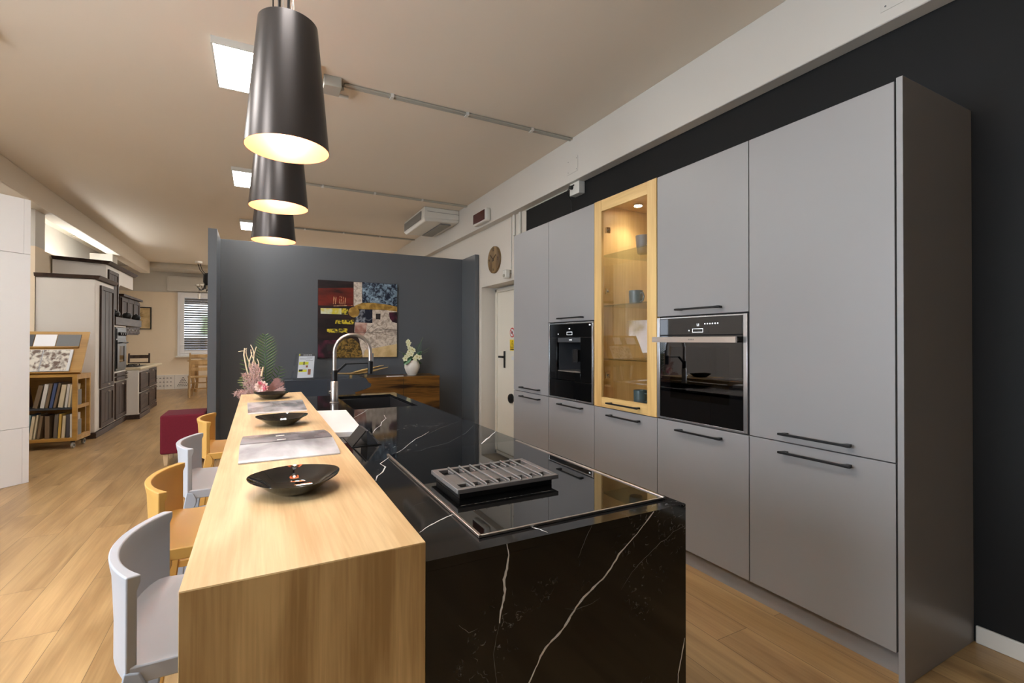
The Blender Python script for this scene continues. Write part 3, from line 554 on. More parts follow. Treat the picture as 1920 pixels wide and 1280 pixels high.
# hob
t = thing('induction_hob', 'black glass induction hob with a central extractor grille', 'hob', (.68, 1.33, ZK))
HX0, HX1, HY0, HY1 = .418, .939, .930, 1.742; z0 = ZK+.0005
MB().box(HX0, HX1, HY0, HY1, z0, z0+.004).build('glass_top', 'hob_glass', t, bevel=.001)
mb = MB(); mb.box(HX0-.007, HX0, HY0-.006, HY1, z0, z0+.007).box(HX1, HX1+.007, HY0-.006, HY1, z0, z0+.007).box(HX0, HX1, HY0-.006, HY0, z0, z0+.006)
mb.build('steel_edge', 'steel', t, bevel=.001)
# grille
GX0, GX1, GY0, GY1, GZ = .452, .760, 1.148, 1.362, z0+.022
mb = MB(); fr = .016; zb, zt = GZ, GZ+.012
mb.box(GX0, GX1, GY0, GY0+fr, zb, zt).box(GX0, GX1, GY1-fr, GY1, zb, zt).box(GX0, GX0+fr, GY0+fr, GY1-fr, zb, zt).box(GX1-fr, GX1, GY0+fr, GY1-fr, zb, zt)
mb.box(GX0+.002, GX1-.002, GY0+.058, GY1-.058, zb, zt-.004)
n = 8; st = (GX1-GX0-2*fr)/n
for k in range(1, n): x = GX0+fr+k*st; mb.box(x-.0045, x+.0045, GY0+fr, GY0+.058, zb, zt-.002).box(x-.0045, x+.0045, GY1-.058, GY1-fr, zb, zt-.002)
g = wear(mb.build('extractor_grille', 'iron', t, bevel=.0015), 'raised grey cast-metal extractor grille')
mb = MB()
for k in range(1, n): x = GX0+fr+k*st; mb.tube([(x, GY0+.006, zt), (x, GY0+.01, zt+.003), (x, GY1-.01, zt+.003), (x, GY1-.006, zt)], .0024, 8)
mb.build('grille_bar', 'iron', g)
MB().box(GX0+.012, GX1-.012, GY0+.018, GY1-.012, z0+.0045, GZ).build('grille_base', 'black_metal', t)
# sink
t = thing('sink', 'black undermounted sink at the far end of the island', 'sink', ((SX0+SX1)/2, (SY0+SY1)/2, ZK-.2))
mb = MB(); d = .19; w_ = .012
mb.box(SX0-w_, SX1+w_, SY0-w_, SY1+w_, ZK-.022-d, ZK-.01-d)
for a in ((SX0-w_, SX0, SY0-w_, SY1+w_), (SX1, SX1+w_, SY0-w_, SY1+w_), (SX0, SX1, SY0-w_, SY0), (SX0, SX1, SY1, SY1+w_)): mb.box(a[0], a[1], a[2], a[3], ZK-.01-d, ZK-.021)
mb.build('basin', 'sink_black', t, bevel=.003); MB().lathe([(0, 0), (.045, 0), (.045, .003), (.03, .004), (0, .002)], ((SX0+SX1)/2, (SY0+SY1)/2, ZK-.0099-d), 24).build('drain', 'steel', t)
# faucet
fx_, fy_ = .449, 3.375
t = thing('kitchen_tap', 'tall steel spring-style tap with black bracket beside the sink', 'tap', (fx_, fy_, ZK))
mb = MB(); mb.lathe([(0, 0.0004), (.030, .0004), (.030, .006), (.024, .008), (.024, .14), (.021, .145), (0, .145)], (fx_, fy_, ZK), 24); mb.build('tap_body', 'steel', t)
mb = MB(); R_ = .1165; cz = 1.20; pts = [(fx_-.002, fy_, ZK+.145+k*.05) for k in range(5)]
pts = [(fx_, fy_, ZK+.14), (fx_, fy_, 1.08), (fx_, fy_, 1.16)]+[(fx_+R_-R_*math.cos(PI*k/14), fy_, 1.18+R_*math.sin(PI*k/14)) for k in range(15)]+[(fx_+2*R_, fy_, 1.12)]
mb.tube(pts, .0125, 14); mb.build('spout_hose', 'steel', t)
mb = MB(); mb.cyl((fx_, fy_, .985), (fx_, fy_, 1.06), .019, n=18); mb.beam((fx_+.0, fy_, 1.035), (fx_+.075, fy_, 1.102), .02, .014); mb.beam((fx_+.07, fy_, 1.100), (fx_+2*R_, fy_, 1.102), .012, .008); mb.cyl((fx_+2*R_, fy_, 1.03), (fx_+2*R_, fy_, 1.115), .017, .019, 18)
mb.build('bracket', 'black_metal', t, bevel=.002)
MB().box(fx_+2*R_+.012, fx_+2*R_+.022, fy_-.008, fy_+.008, 1.11, 1.17).build('spray_clip', 'mid_grey', t, bevel=.002)
mb = MB(); mb.cyl((fx_-.024, fy_, .915), (fx_-.036, fy_, .915), .010, n=14); mb.build('lever', 'chrome', t)
# flip-up socket
t = thing('pop_up_socket', 'black flip-up power socket between board and hob', 'socket', (.38, 2.04, ZK))
ox, oy = .322, 1.935
MB().box(ox, ox+.115, oy, oy+.215, ZK+.0004, ZK+.003).build('base_plate', 'black_metal', t, bevel=.0008)
rg = lambda ya, yb: [(ox+.004, ZK+.003), (ox+.062, ZK+.003), (ox+.04, ZK+.055)]
mb = MB(); mb.hexa([(ox+.002, oy+.002, ZK+.003), (ox+.008, oy+.002, ZK+.003), (ox+.008, oy+.14, ZK+.003), (ox+.002, oy+.14, ZK+.003)], [(ox+.052, oy+.002, ZK+.062), (ox+.058, oy+.002, ZK+.060), (ox+.058, oy+.14, ZK+.060), (ox+.052, oy+.14, ZK+.062)])
mb.build('lid', 'black_metal', t, bevel=.001)
mb = MB(); mb.prism([(ox+.058, ZK+.0595), (ox+.064, ZK+.0595), (ox+.105, ZK+.0035), (ox+.06, ZK+.0035)], .13, lambda u, v, w: (u, oy+.005+w, v)); mb.build('socket_block', 'dark_grey', t, bevel=.001)
MB().beam((ox+.0665, oy+.004, ZK+.056), (ox+.1035, oy+.004, ZK+.0065), .002, .006).build('edge_strip', 'chrome', t)
# chopping board
t = tag(MB().box(.268, .268, 0, 0, 0, 0).build('chopping_board', 'white_laminate'), 'x', 'x'); bpy.data.objects.remove(t)
mb = MB(); X0, X1_, YA, YB = .2875, .415, 2.15, 2.86
mb.hexa([(.2865, 2.165, ZK+.0005), (.408, 2.135, ZK+.0005), (.440, 2.835, ZK+.0005), (.2865, 2.87, ZK+.0005)], [(.2865, 2.165, ZK+.024), (.408, 2.135, ZK+.024), (.440, 2.835, ZK+.024), (.2865, 2.87, ZK+.024)])
tag(mb.build('chopping_board', 'white_laminate', bevel=.002), 'white rectangular chopping board lying on the black island', 'chopping board')

# ---------------------------------------------------------------- things on the bar
def oval_bowl(loc, rz, label):
    t = thing('serving_bowl', label, 'bowl', loc, rz, 'black oval bowls on the bar')
    A, B, H, n = .098, .120, .034, 56
    prof_o = [(.36, 0), (.48, .001), (.62, .22), (.77, .55), (.86, .76), (1.0, 1.0)]; prof_i = [(1.0, 1.0+.05), (.85, .82), (.75, .62), (.60, .30), (.46, .12), (.0, .10)]
    vs = []; fs = []; rows = [(0, 0)]+prof_o+prof_i
    for i, (r, h) in enumerate(rows):
        for k in range(n):
            a = 2*PI*k/n; q = max(0, r-.72)/.28; ext = 1+.10*q*abs(math.cos(a))**3; lift = .16*q*math.cos(a)**4
            vs.append((A*r*math.cos(a)*ext, B*r*math.sin(a)*(1-.06*q), H*(h+lift)))
    for i in range(len(rows)-1):
        for k in range(n): fs.append((i*n+k, i*n+(k+1) % n, (i+1)*n+(k+1) % n, (i+1)*n+k))
    mb = MB(); mb.add(vs, fs); o = mb.build('bowl_body', 'black_ceramic', t, local=True, weld=True)
    return t
b0 = oval_bowl((.083, 1.338, ZW+.0005), math.radians(3), 'glossy black oval bowl nearest the camera on the oak bar')
copy_thing(b0, (.096, 2.40, ZW+.0005), math.radians(-3), 'glossy black oval bowl between the two brochures on the oak bar')
copy_thing(b0, (.080, 3.50, ZW+.0005), math.radians(-4), 'glossy black oval bowl at the far end of the oak bar')
mb = MB()
for k in range(3):
    a = k*PI/3; mb.T = Matrix.Translation((.096, 2.41, ZW+.0042)) @ Matrix.Rotation(a, 4, 'Z'); mb.box(-.015, .015, -.0012, .0012, 0, .002)
o = mb.build('star_mark', 'orange'); o.parent = [c for c in C.objects if c.name == 'serving_bowl.001'][0]; o.matrix_parent_inverse = (Matrix.Translation((.096, 2.40, ZW+.0005)) @ Matrix.Rotation(math.radians(-3), 4, 'Z')).inverted()
# brochures
def photo_mat(name, c1, c2, sc, ax=(1, 3, 1)): return two(name, c1, c2, sc, .12, .3, .7, 5, .5, ax, 0)
photo_mat('page_light', L(140, 134, 136), L(236, 236, 240), 2.6, (2.4, 1, 1)); photo_mat('page_dark', L(84, 76, 78), L(184, 178, 182), 3.4, (1.6, 1, 1)); photo_mat('page_grey', L(84, 82, 86), L(232, 230, 234), 3.4, (2.2, 1, 1))
def page(pts, m, z0, curve, th=.0012, n=10):
    """one leaf: pts = four corners near-left, near-right, far-right, far-left; curve(f) gives the lift along near to far"""
    mb = MB(); vs = []; a, b, c, d = [Vector(p) for p in pts]
    for i in range(n+1):
        f = i/n; p = a.lerp(d, f); q = b.lerp(c, f); z = z0+curve(f)
        for r in (p, q): vs += [(r.x, r.y, z), (r.x, r.y, z+th)]
    fs = []
    for i in range(n):
        k = 4*i; fs += [(k+1, k+3, k+7, k+5), (k, k+4, k+6, k+2), (k, k+1, k+5, k+4), (k+2, k+6, k+7, k+3)]
    fs += [(0, 2, 3, 1), (4*n, 4*n+1, 4*n+3, 4*n+2)]
    return mb.add(vs, fs)
t = thing('open_magazine', 'open glossy grey interiors magazine lying behind the nearest bowl', 'magazine', (.1, 1.9, ZW))
zq = ZW+.0006
o = page([(-.053, 1.683), (.243, 1.683), (.252, 1.946), (-.057, 1.94)], 'page_light', zq, lambda f: .008*math.sin(f*PI*.75)**.7*.9, .004).build('page_block', ['page_light', 'paper'], t)
mb = MB(); mb.box(.115, .118, 1.76, 1.766, zq+.0128, zq+.0131)
o2 = page([(-.056, 1.948), (.252, 1.952), (.244, 2.153), (-.051, 2.146)], 'page_dark', zq, lambda f: .0085*math.sin((1-f)*PI*.7), .004).build('page_block', ['page_dark'], t)
mb = MB()
def dec(x0, x1, y0, y1, m_, z): mb.mat(m_).box(x0, x1, y0, y1, z, z+.0004)
zn = lambda f: zq+.0042+.0072*math.sin(f*PI*.75)**.7; zf_ = lambda f: zq+.0042+.0085*math.sin((1-f)*PI*.7)
mb = MB(); mb.mat(0)
mb.mat(1).hexa([(.062, 1.965, zf_(.05)), (.092, 1.966, zf_(.05)), (.092, 1.966, zf_(.05)+.0004), (.062, 1.965, zf_(.05)+.0004)], [(.060, 2.06, zf_(.55)), (.090, 2.061, zf_(.55)), (.090, 2.061, zf_(.55)+.0004), (.060, 2.06, zf_(.55)+.0004)])
mb.build('printed_picture', ['paper', 'stoneware'], t)
t2 = thing('closed_magazine', 'closed glossy grey catalogue lying between the two farther bowls', 'magazine', (.1, 3.03, ZW))
page([(-.046, 2.793), (.233, 2.793), (.245, 3.276), (-.057, 3.264)], 'page_grey', ZW+.0006, lambda f: 0, .006, 2).build('page_block', ['paper'], t2)
page([(-.046, 2.800), (.233, 2.800), (.245, 3.276), (-.057, 3.264)], 'page_grey', ZW+.0067, lambda f: 0, .0006, 2).build('cover', ['page_grey'], t2)

# ---------------------------------------------------------------- counter stools
def stool(loc, label, m1, m2, group='counter stools along the bar'):
    t = thing('counter_stool', label, 'stool', loc, 0, group)
    HW, XWG, ZT, ZSe = .196, -.145, .82, .652      # half width, wing tip, top, seat
    n = 22; mb = MB(); vs = []; fs = []
    # curved back shell: shallow plan arc from wing to wing
    rows = [(.632, .010), (.68, .006), (.74, .003), (.79, .0), (.806, -.004), (ZT, -.006)]
    arc = lambda s_: XWG-.064+.055*s_*s_
    for z, dx in rows:
        for k in range(n+1):
            s_ = -1+2*k/n; y = s_*HW; x = arc(s_)+dx*(1-abs(s_)**2); th = .012+.007*abs(s_)**5+(.004 if z > .8 else 0); nx_ = 1/math.hypot(1, .56*s_)
            vs.append((x, y, z)); vs.append((x+th*nx_*(1 if z < .8 else 1.1), y-s_*.35*th, z))
    m = 2*(n+1)
    for i in range(len(rows)-1):
        for k in range(n):
            a = i*m+2*k; fs += [(a, a+2, a+m+2, a+m), (a+1, a+m+1, a+m+3, a+3)]
        fs += [(i*m, i*m+m, i*m+m+1, i*m+1), (i*m+m-2, i*m+m-1, i*m+2*m-1, i*m+2*m-2)]
    T = (len(rows)-1)*m
    for k in range(n): fs += [(T+2*k, T+2*k+2, T+2*k+3, T+2*k+1), (2*k, 2*k+1, 2*k+3, 2*k+2)]
    mb.add(vs, fs); o = mb.build('backrest', m1, t, local=True, bevel=.003, seg=3)
    mb = MB(); nx, ny = 16, 14; vs = []
    for lay in (0, 1):
        for i in range(nx+1):
            for j in range(ny+1):
                f = i/nx; g = -1+2*j/ny; xs = arc(g)+.004; x = xs+(XWG+.255-xs)*f; y = g*(HW-.002)*(1-.03*f)
                zz = ZSe-.012*(1-g*g)*math.sin(PI*min(1, f*1.1))+.030*max(0, 1-f/.14)**2*(1-g**8) if lay else ZSe-.034
                if lay and f > .85: zz -= (f-.85)*.06
                vs.append((x, y, zz))
    q = (nx+1)*(ny+1); fs = []
    for i in range(nx):
        for j in range(ny):
            a = i*(ny+1)+j; fs += [(q+a, q+a+ny+1, q+a+ny+2, q+a+1), (a, a+1, a+ny+2, a+ny+1)]
    for i in range(nx): a = i*(ny+1); fs += [(a, a+ny+1, q+a+ny+1, q+a), (a+ny, q+a+ny, q+a+2*ny+1, a+2*ny+1)]
    for j in range(ny): a = nx*(ny+1)+j; fs += [(j, q+j, q+j+1, j+1), (a, a+1, q+a+1, q+a)]
    mb.add(vs, fs); mb.build('seat', m1, t, local=True, bevel=.003, seg=2)
    for s_ in (-1, 1):
        # rear leg runs on down from the wing of the backrest
        mb = MB(); prof = [(XWG-.085, 0), (XWG-.052, 0), (XWG-.018, .35), (XWG+.006, .56), (XWG+.022, .60), (XWG+.022, .618), (XWG+.012, .64), (XWG-.012, .645), (XWG-.020, .60), (XWG-.040, .45), (XWG-.060, .25)]
        mb.prism(prof, .024, lambda u, v, w_: (u, s_*(HW+.001-w_), v)); mb.build('leg', m2, t, local=True, bevel=.003)
        mb = MB(); mb.beam((XWG+.222, s_*HW*.93, .62), (XWG+.245, s_*HW*.96, 0), .026, .042, .022, .03); mb.build('leg', m2, t, local=True, bevel=.003)
    for q in (-HW+.004, HW-.02): MB().box(XWG-.03, XWG+.23, q, q+.016, .45, .475).build('side_stretcher', m2, t, local=True, bevel=.003)
    mb = MB(); mb.box(XWG+.228, XWG+.246, -HW+.03, HW-.03, .22, .25)
    mb.build('footrest', m2, t, local=True, bevel=.003)
    return t
s1 = stool((-.060, 1.31, 0), 'blue-grey counter stool nearest the camera', 'stool_grey', 'stool_blue')
s2 = stool((-.098, 1.885, 0), 'ochre counter stool between the two blue-grey ones', 'stool_ochre', 'stool_ochre_frame')
copy_thing(s1, (-.096, 2.506, 0), 0, 'blue-grey counter stool between the two ochre ones')
copy_thing(s2, (-.090, 3.22, 0), 0, 'ochre counter stool farthest away, beside the partition end')

# ---------------------------------------------------------------- pendants
def pendant(loc, label):
    zb, zt, rb, rt_ = 1.915, 2.345, .134, .0945
    t = thing('pendant_lamp', label, 'lamp', (loc[0], loc[1], zb), 0, 'black pendant lamps over the bar')
    c = (0, 0, 0); n = 48; h = zt-zb
    mb = MB(); mb.mat(0).open_lathe([(rb, 0), (rt_, h)], c, n); mb.open_lathe([(rb, 0), (rb-.0015, 0)], c, n); mb.open_lathe([(rt_, h), (rt_-.0015, h)], c, n); mb.mat(1).open_lathe([(rb-.0015, 0), (rt_-.0015, h)], c, n)
    mb.build('lamp_shade', ['shade_black', 'shade_inside'], t, local=True)
    mb = MB(); mb.cyl((0, 0, .20), (0, 0, .30), .022, n=16); mb.box(-rt_, rt_, -.004, .004, h-.03, h-.024).box(-.004, .004, -rt_, rt_, h-.03, h-.024); mb.cyl((0, 0, .29), (0, 0, h), .006, n=8)
    mb.build('lamp_holder', 'black_metal', t, local=True)
    MB().ball((0, 0, .155), .036, 20).build('light_bulb', 'bulb', t, local=True)
    mb = MB(); mb.mat(0).cyl((-.030, -.01, h-.02), (-.030, -.01, ZC-zb-.02), .003, n=6); mb.cyl((0, 0, h-.02), (0, 0, ZC-zb-.02), .0045, n=8)
    mb.mat(1).tube([(.014+.004*math.sin(z*20), .004*math.cos(z*20), h-.02+(ZC-zb-h)*z) for z in [k/24 for k in range(25)]], .0014, 6); mb.tube([(.014-.004*math.sin(z*20), -.004*math.cos(z*20), h-.02+(ZC-zb-h)*z) for z in [k/24 for k in range(25)]], .0014, 6)
    mb.build('cable', ['black_metal', 'white_plastic'], t, local=True)
    MB().lathe([(0, 0), (.05, 0), (.055, -.006), (.055, -.035), (.045, -.045), (0, -.045)], (-.0, 0, ZC-zb), 28).build('ceiling_rose', 'black_metal', t, local=True)
    l = bpy.data.lights.new('pendant_bulb', 'POINT'); l.energy = BULB; l.color = (1, .9, .78); l.shadow_soft_size = .036
    o = bpy.data.objects.new('pendant_bulb', l); C.objects.link(o); o.location = (loc[0], loc[1], zb+.1)
    return t
for y, lb in ((1.815, 'black conical pendant lamp nearest the camera, showing largest'), (2.63, 'middle one of the three black conical pendant lamps'), (3.53, 'black conical pendant lamp farthest down the bar')): pendant((.0865, y), lb)

# ---------------------------------------------------------------- ceiling panels, conduits, air conditioner
def ceiling_panel(x, y, label, w_=.60):
    t = thing('ceiling_light', label, 'light', (x, y, ZC), 0, 'square ceiling light panels')
    h = w_/2; mb = MB(); z0, z1 = ZC-.045, ZC
    for a in ((x-h, x+h, y-h, y-h+.012), (x-h, x+h, y+h-.012, y+h), (x-h, x-h+.012, y-h+.012, y+h-.012), (x+h-.012, x+h, y-h+.012, y+h-.012)): mb.box(a[0], a[1], a[2], a[3], z0, z1)
    mb.build('light_frame', 'white_plastic', t, bevel=.001)
    MB().box(x-h+.012, x+h-.012, y-h+.012, y+h-.012, z0+.002, z0+.006).build('diffuser', 'led', t)
for y, lb in ((3.76, 'square white ceiling light nearest the camera, behind the first lamp'), (6.28, 'square white ceiling light second from the camera'), (8.82, 'square white ceiling light beyond the partition, third in the row'), (1.25, 'square white ceiling light above the camera side of the bar')):
    ceiling_panel(.03, y, lb)
for y in (.8, 2.3, 3.8): ceiling_panel(-1.75, y, 'square white ceiling light %s' % {2.3: 'on the left between its two neighbours', .8: 'on the left beside the camera', 3.8: 'on the left in front of the white cupboard'}[y])  # out-of-frame row added to brighten cabinet fronts, cupboard, stools and floor
ceiling_panel(.03, 11.3, 'square white ceiling light over the far dining area'); ceiling_panel(.5, 13.4, 'square white ceiling light near the far window')  # second panel is unseen, added to light the far dining corner
t = thing('spotlight_fixture', 'small ceiling fixture in the white side area above the rustic kitchen', 'light', (-2.85, 11.2, ZC)); MB().box(-2.94, -2.76, 11.05, 11.35, ZC-.03, ZC).build('base', 'white_plastic', t, bevel=.004); MB().box(-2.91, -2.79, 11.08, 11.32, ZC-.05, ZC-.031).build('lamp_glass', 'stoneware', t, bevel=.008)
ceiling_panel(-2.62, 6.5, 'square white ceiling light behind the white cupboard')  # added out of view to light the near side of the rustic cabinet
def conduit(y, x0, x1, label, box=False):
    t = thing('cable_conduit', label, 'conduit', (x1, y, ZC), 0, 'surface cable conduits on the ceiling')
    mb = MB()
    for dy in (-.014, .014): mb.cyl((x0, y+dy, ZC-.012), (x1, y+dy, ZC-.012), .010, n=10)
    mb.build('pipe', 'grey_plastic', t)
    x = x0+.35
    while x < x1-.05: MB().box(x-.012, x+.012, y-.028, y+.028, ZC-.026, ZC).build('clip', 'white_plastic', t); x += .62
conduit(3.665, .546, XB-.002, 'twin grey cable conduit running from the junction box to the beam')
conduit(6.19, .33, XB-.002, 'twin grey cable conduit crossing the ceiling near the air conditioner')
conduit(8.72, .33, XB-.002, 'twin grey cable conduit farthest away beyond the partition')
t = thing('junction_box', 'grey plastic junction box on the ceiling behind the nearest lamp', 'junction box', (.46, 3.62, ZC))
MB().box(.40, .52, 3.59, 3.735, ZC-.075, ZC).build('box_body', 'grey_plastic', t, bevel=.004); MB().cyl((.38, 3.82, ZC-.02), (.60, 3.82, ZC-.02), .012, n=10).build('pipe', 'white_plastic', t)
MB().cyl((.52, 3.69, ZC-.03), (.545, 3.69, ZC-.02), .018, n=10).build('cable_gland', 'grey_plastic', t)
# air conditioner
t = thing('air_conditioner', 'white ceiling-mounted air conditioner where beam meets ceiling', 'air conditioner', (2.3, 7, 2.93))
AX, AY0, AY1, AZ = 2.035, 6.47, 7.53, 2.935
mb = MB(); mb.hexa([(AX+.03, AY0+.04, AZ), (XB-.01, AY0+.02, AZ+.02), (XB-.01, AY1-.02, AZ+.02), (AX+.03, AY1-.04, AZ)], [(AX, AY0, AZ+.04), (XB-.002, AY0, AZ+.06), (XB-.002, AY1, AZ+.06), (AX, AY1, AZ+.04)])
mb.hexa([(AX, AY0, AZ+.0405), (XB-.002, AY0, AZ+.0605), (XB-.002, AY1, AZ+.0605), (AX, AY1, AZ+.0405)], [(AX+.01, AY0+.01, ZC-.003), (XB-.002, AY0+.01, ZC-.003), (XB-.002, AY1-.01, ZC-.003), (AX+.01, AY1-.01, ZC-.003)])
mb.build('casing', 'white_plastic', t, bevel=.012, seg=3)
mb = MB(); mb.mat(0).box(AX-.004, AX+.004, AY0+.13, AY1-.06, AZ+.045, ZC-.045); mb.mat(1)
for k in range(9): z = AZ+.055+k*.012; mb.box(AX-.007, AX-.004, AY0+.14, AY1-.07, z, z+.003)
mb.build('air_outlet', ['mid_grey', 'grey_plastic'], t)
mb = MB(); mb.mat(0).box(2.31, 2.47, AY0+.1, AY1-.1, AZ-.004, AZ+.01); mb.mat(1)
for k in range(12): x = 2.318+k*.0125; mb.box(x, x+.004, AY0+.105, AY1-.105, AZ-.007, AZ-.004)
mb.build('intake_grille', ['mid_grey', 'grey_plastic'], t)
MB().box(AX+.05, XB-.002, AY0-.003, AY0+.001, ZC-.07, ZC-.066).build('seam', 'mid_grey', t)
# alarm light, socket, sensor, pipes, plates
t = thing('alarm_panel', 'small white box with dark red screen on the beam', 'alarm light', (XB, 5.6, 2.84))
MB().box(XB-.075, XB-.001, 5.40, 5.80, 2.755, 2.92).build('case', 'white_plastic', t, bevel=.02, seg=3); MB().box(XB-.082, XB-.074, 5.43, 5.78, 2.775, 2.90).build('screen', 'red_dark', t, bevel=.003)
t = thing('socket_box', 'white surface socket box at the beam above the cabinets', 'socket', (XW, 3.66, 2.69))
MB().box(XW-.07, XW-.001, 3.585, 3.735, 2.62, 2.733).build('case', 'white_plastic', t, bevel=.006); mb = MB(); mb.cyl((XW-.07, 3.69, 2.69), (XW-.10, 3.69, 2.69), .018, n=14); mb.box(XW-.075, XW-.069, 3.66, 3.715, 2.70, 2.715); mb.build('plug', 'rubber', t)
MB().tube([(XW-.10, 3.69, 2.69), (XW-.095, 3.75, 2.66), (XW-.03, 3.77, 2.60), (XW-.012, 3.77, 2.45), (XW-.012, 3.76, 2.235)], .004, 6).build('cable', 'rubber', t)
MB().cyl((XW-.006, 3.735, ZB-.008), (XW-.006, 4.7, ZB-.008), .006, n=8).build('conduit', 'white_plastic', t)
t = thing('motion_sensor', 'small white motion sensor above the door niche', 'sensor', (XW, 5.06, 2.06))
MB().box(XW-.09, XW-.03, 5.02, 5.10, 2.0, 2.10).build('case', 'white_plastic', t, bevel=.012, seg=3); mb = MB(); mb.box(XW-.03, XW-.001, 5.04, 5.07, 2.06, 2.10).cyl((XW-.09, 5.06, 2.03), (XW-.1, 5.06, 2.03), .018, n=14); mb.build('bracket', 'grey_plastic', t)
for k, (y, z0, lb) in enumerate(((4.945, 2.49, 'short white wall pipe nearest the clock above the far cabinet'), (4.80, 2.49, 'short white wall pipe beside the black painted wall'), (5.035, 2.0, 'long thin white conduit down the wall beside the clock'))):
    r = .016 if k < 2 else .007
    tag(MB().cyl((XW-r-.001, y, z0 if k < 2 else 2.11), (XW-r-.001, y, ZB-.001), r, n=12).build('wall_pipe', 'white_plastic'), lb, 'pipe', 'white pipes on the right wall')
for y0, y1, z0, z1, lb in ((3.56, 3.73, 2.81, 2.95, 'faint square cover plate on the beam above the socket box'), (.85, 1.16, 2.79, 3.05, 'large square cover plate on the beam at the top right')):
    t = thing('cover_plate', lb, 'cover plate', (XB, y0, z0), 0, 'cover plates on the beam')
    MB().box(XB-.0035, XB-.0005, y0, y1, z0, z1).build('plate', 'beam_paint', t, bevel=.001)
    mb = MB()
    for y in (y0+.02, y1-.02):
        for z in (z0+.02, z1-.02): mb.cyl((XB-.0035, y, z), (XB-.005, y, z), .004, n=8)
    mb.build('screw', 'mid_grey', t)
# clock
t = thing('wall_clock', 'round wooden wall clock above the door niche', 'clock', (XW, 5.486, 2.287)); R_ = .172
mb = MB(); mb.lathe([(0, -.028), (R_-.006, -.028), (R_, -.022), (R_, -.001), (0, -.001)], (XW, 5.486, 2.287), 56, axis='X'); mb.build('clock_face', 'clock_wood', t)
def hand(ang, ln, w_):
    mb = MB(); mb.T = Matrix.Translation((XW-.031, 5.486, 2.287)) @ Matrix.Rotation(ang, 4, 'X'); mb.box(-.001, .001, -w_/2, w_/2, -.03, ln); return mb.build('clock_hand', 'ink', t)
hand(math.radians(52), .09, .010); hand(math.radians(-52), .12, .007)
for txt, a in (('12', 0), ('3', 90), ('6', 180), ('9', 270)):
    cu = bpy.data.curves.new('numeral', 'FONT'); cu.body = txt; cu.size = .055; cu.align_x = 'CENTER'; cu.align_y = 'CENTER'; cu.extrude = .0006
    tmp = bpy.data.objects.new('tmp', cu); C.objects.link(tmp); dg = bpy.context.evaluated_depsgraph_get(); me = bpy.data.meshes.new_from_object(tmp.evaluated_get(dg)); bpy.data.objects.remove(tmp)
    o = bpy.data.objects.new('numeral', me); C.objects.link(o); me.materials.clear(); me.materials.append(MAT['carcass_dark']); o.parent = t
    rr = .125; o.location = (-.0292, -rr*math.sin(math.radians(a)), rr*math.cos(math.radians(a))); o.rotation_euler = (PI/2, 0, -PI/2)

# ---------------------------------------------------------------- sideboard and what stands on it
SBX0, SBX1, SBY, SBZ = .265, 2.105, 6.0, .80
t = thing('sideboard', 'low sideboard, half grey lacquer and half striped walnut', 'sideboard', (1.18, 6.2, 0))
wv = [(1.16, SBZ), (1.19, .745), (1.225, .725), (1.215, .69), (1.16, .665), (1.09, .645), (1.03, .63), (1.045, .60), (1.06, .57), (1.04, .5), (1.1, .42), (1.05, .33), (1.12, .24), (1.1, .16)]
mb = MB(); mb.prism([(SBX0, .16), (SBX0, SBZ)]+wv, .02, lambda u, v, w_: (u, SBY+w_, v)); mb.box(SBX0, 1.16, SBY+.02, YP-.005, SBZ-.022, SBZ)
wear(mb.build('lacquer_front', 'lacquer_grey', t, bevel=.0015), 'glossy dark grey lacquered half with a wavy edge')
mb = MB(); mb.prism([(u+.004, v) for u, v in wv[::-1]][::-1]+[(SBX1, .16), (SBX1, SBZ)], .02, lambda u, v, w_: (u, SBY+w_, v)); mb.box(1.164, SBX1, SBY+.02, YP-.005, SBZ-.022, SBZ); mb.box(SBX1-.02, SBX1, SBY+.02, YP-.005, .16, SBZ-.022)
wear(mb.build('wood_front', 'sideboard_wood', t, bevel=.0015), 'striped dark walnut half')
MB().box(SBX0+.001, SBX1-.022, SBY+.0205, YP-.006, .16, SBZ-.023).build('body', 'carcass_dark', t)
mb = MB()
for x in (.726, 1.626): MB().box(x-.002, x+.002, SBY-.0008, SBY+.002, .16, SBZ-.022).build('door_gap', 'ink', t)
mb; MB().box(SBX0+.08, SBX1-.08, SBY+.08, YP-.05, 0, .16).build('plinth', 'carcass_dark', t)
# painting
PX0, PX1, PZ0, PZ1, PY = .655, 1.650, 1.035, 2.018, YP-.03
two('art_dark', L(22, 15, 18), L(44, 28, 30), 4, .35, stretch=(1, 1, 3)); two('art_red', L(50, 14, 12), L(120, 34, 20), 3, .35, .35, .65, stretch=(1, 1, 3)); two('art_blue', L(22, 34, 54), L(150, 176, 196), 18, .35, .42, .68, 10, 1.0)
two('art_cream', L(160, 144, 130), L(212, 200, 186), 16, .5, .35, .6, 10, 1.5); two('art_gold', L(140, 106, 44), L(186, 148, 72), 14, .4); two('art_bronze', L(52, 40, 16), L(150, 120, 58), 14, .35, .4, .62, 8, 2.5)
two('art_pink', L(150, 96, 84), L(206, 176, 160), 6, .5); two('art_navy', L(20, 26, 44), L(190, 196, 206), 12, .4, .5, .72, 8, .8); two('art_yellow', L(50, 46, 26), L(206, 186, 50), 40, .4, .40, .55); two('art_whiteyellow', L(206, 210, 186), L(206, 190, 60), 10, .4, .42, .6)
two('art_maroon', L(26, 14, 20), L(112, 40, 70), 5, .4, .45, .65); mat('art_line', L(42, 34, 34), .5, noise=.1); two('art_orange', L(150, 50, 24), L(240, 200, 150), 30, .4); two('art_tan', L(190, 160, 110), L(216, 190, 140), 6, .5)
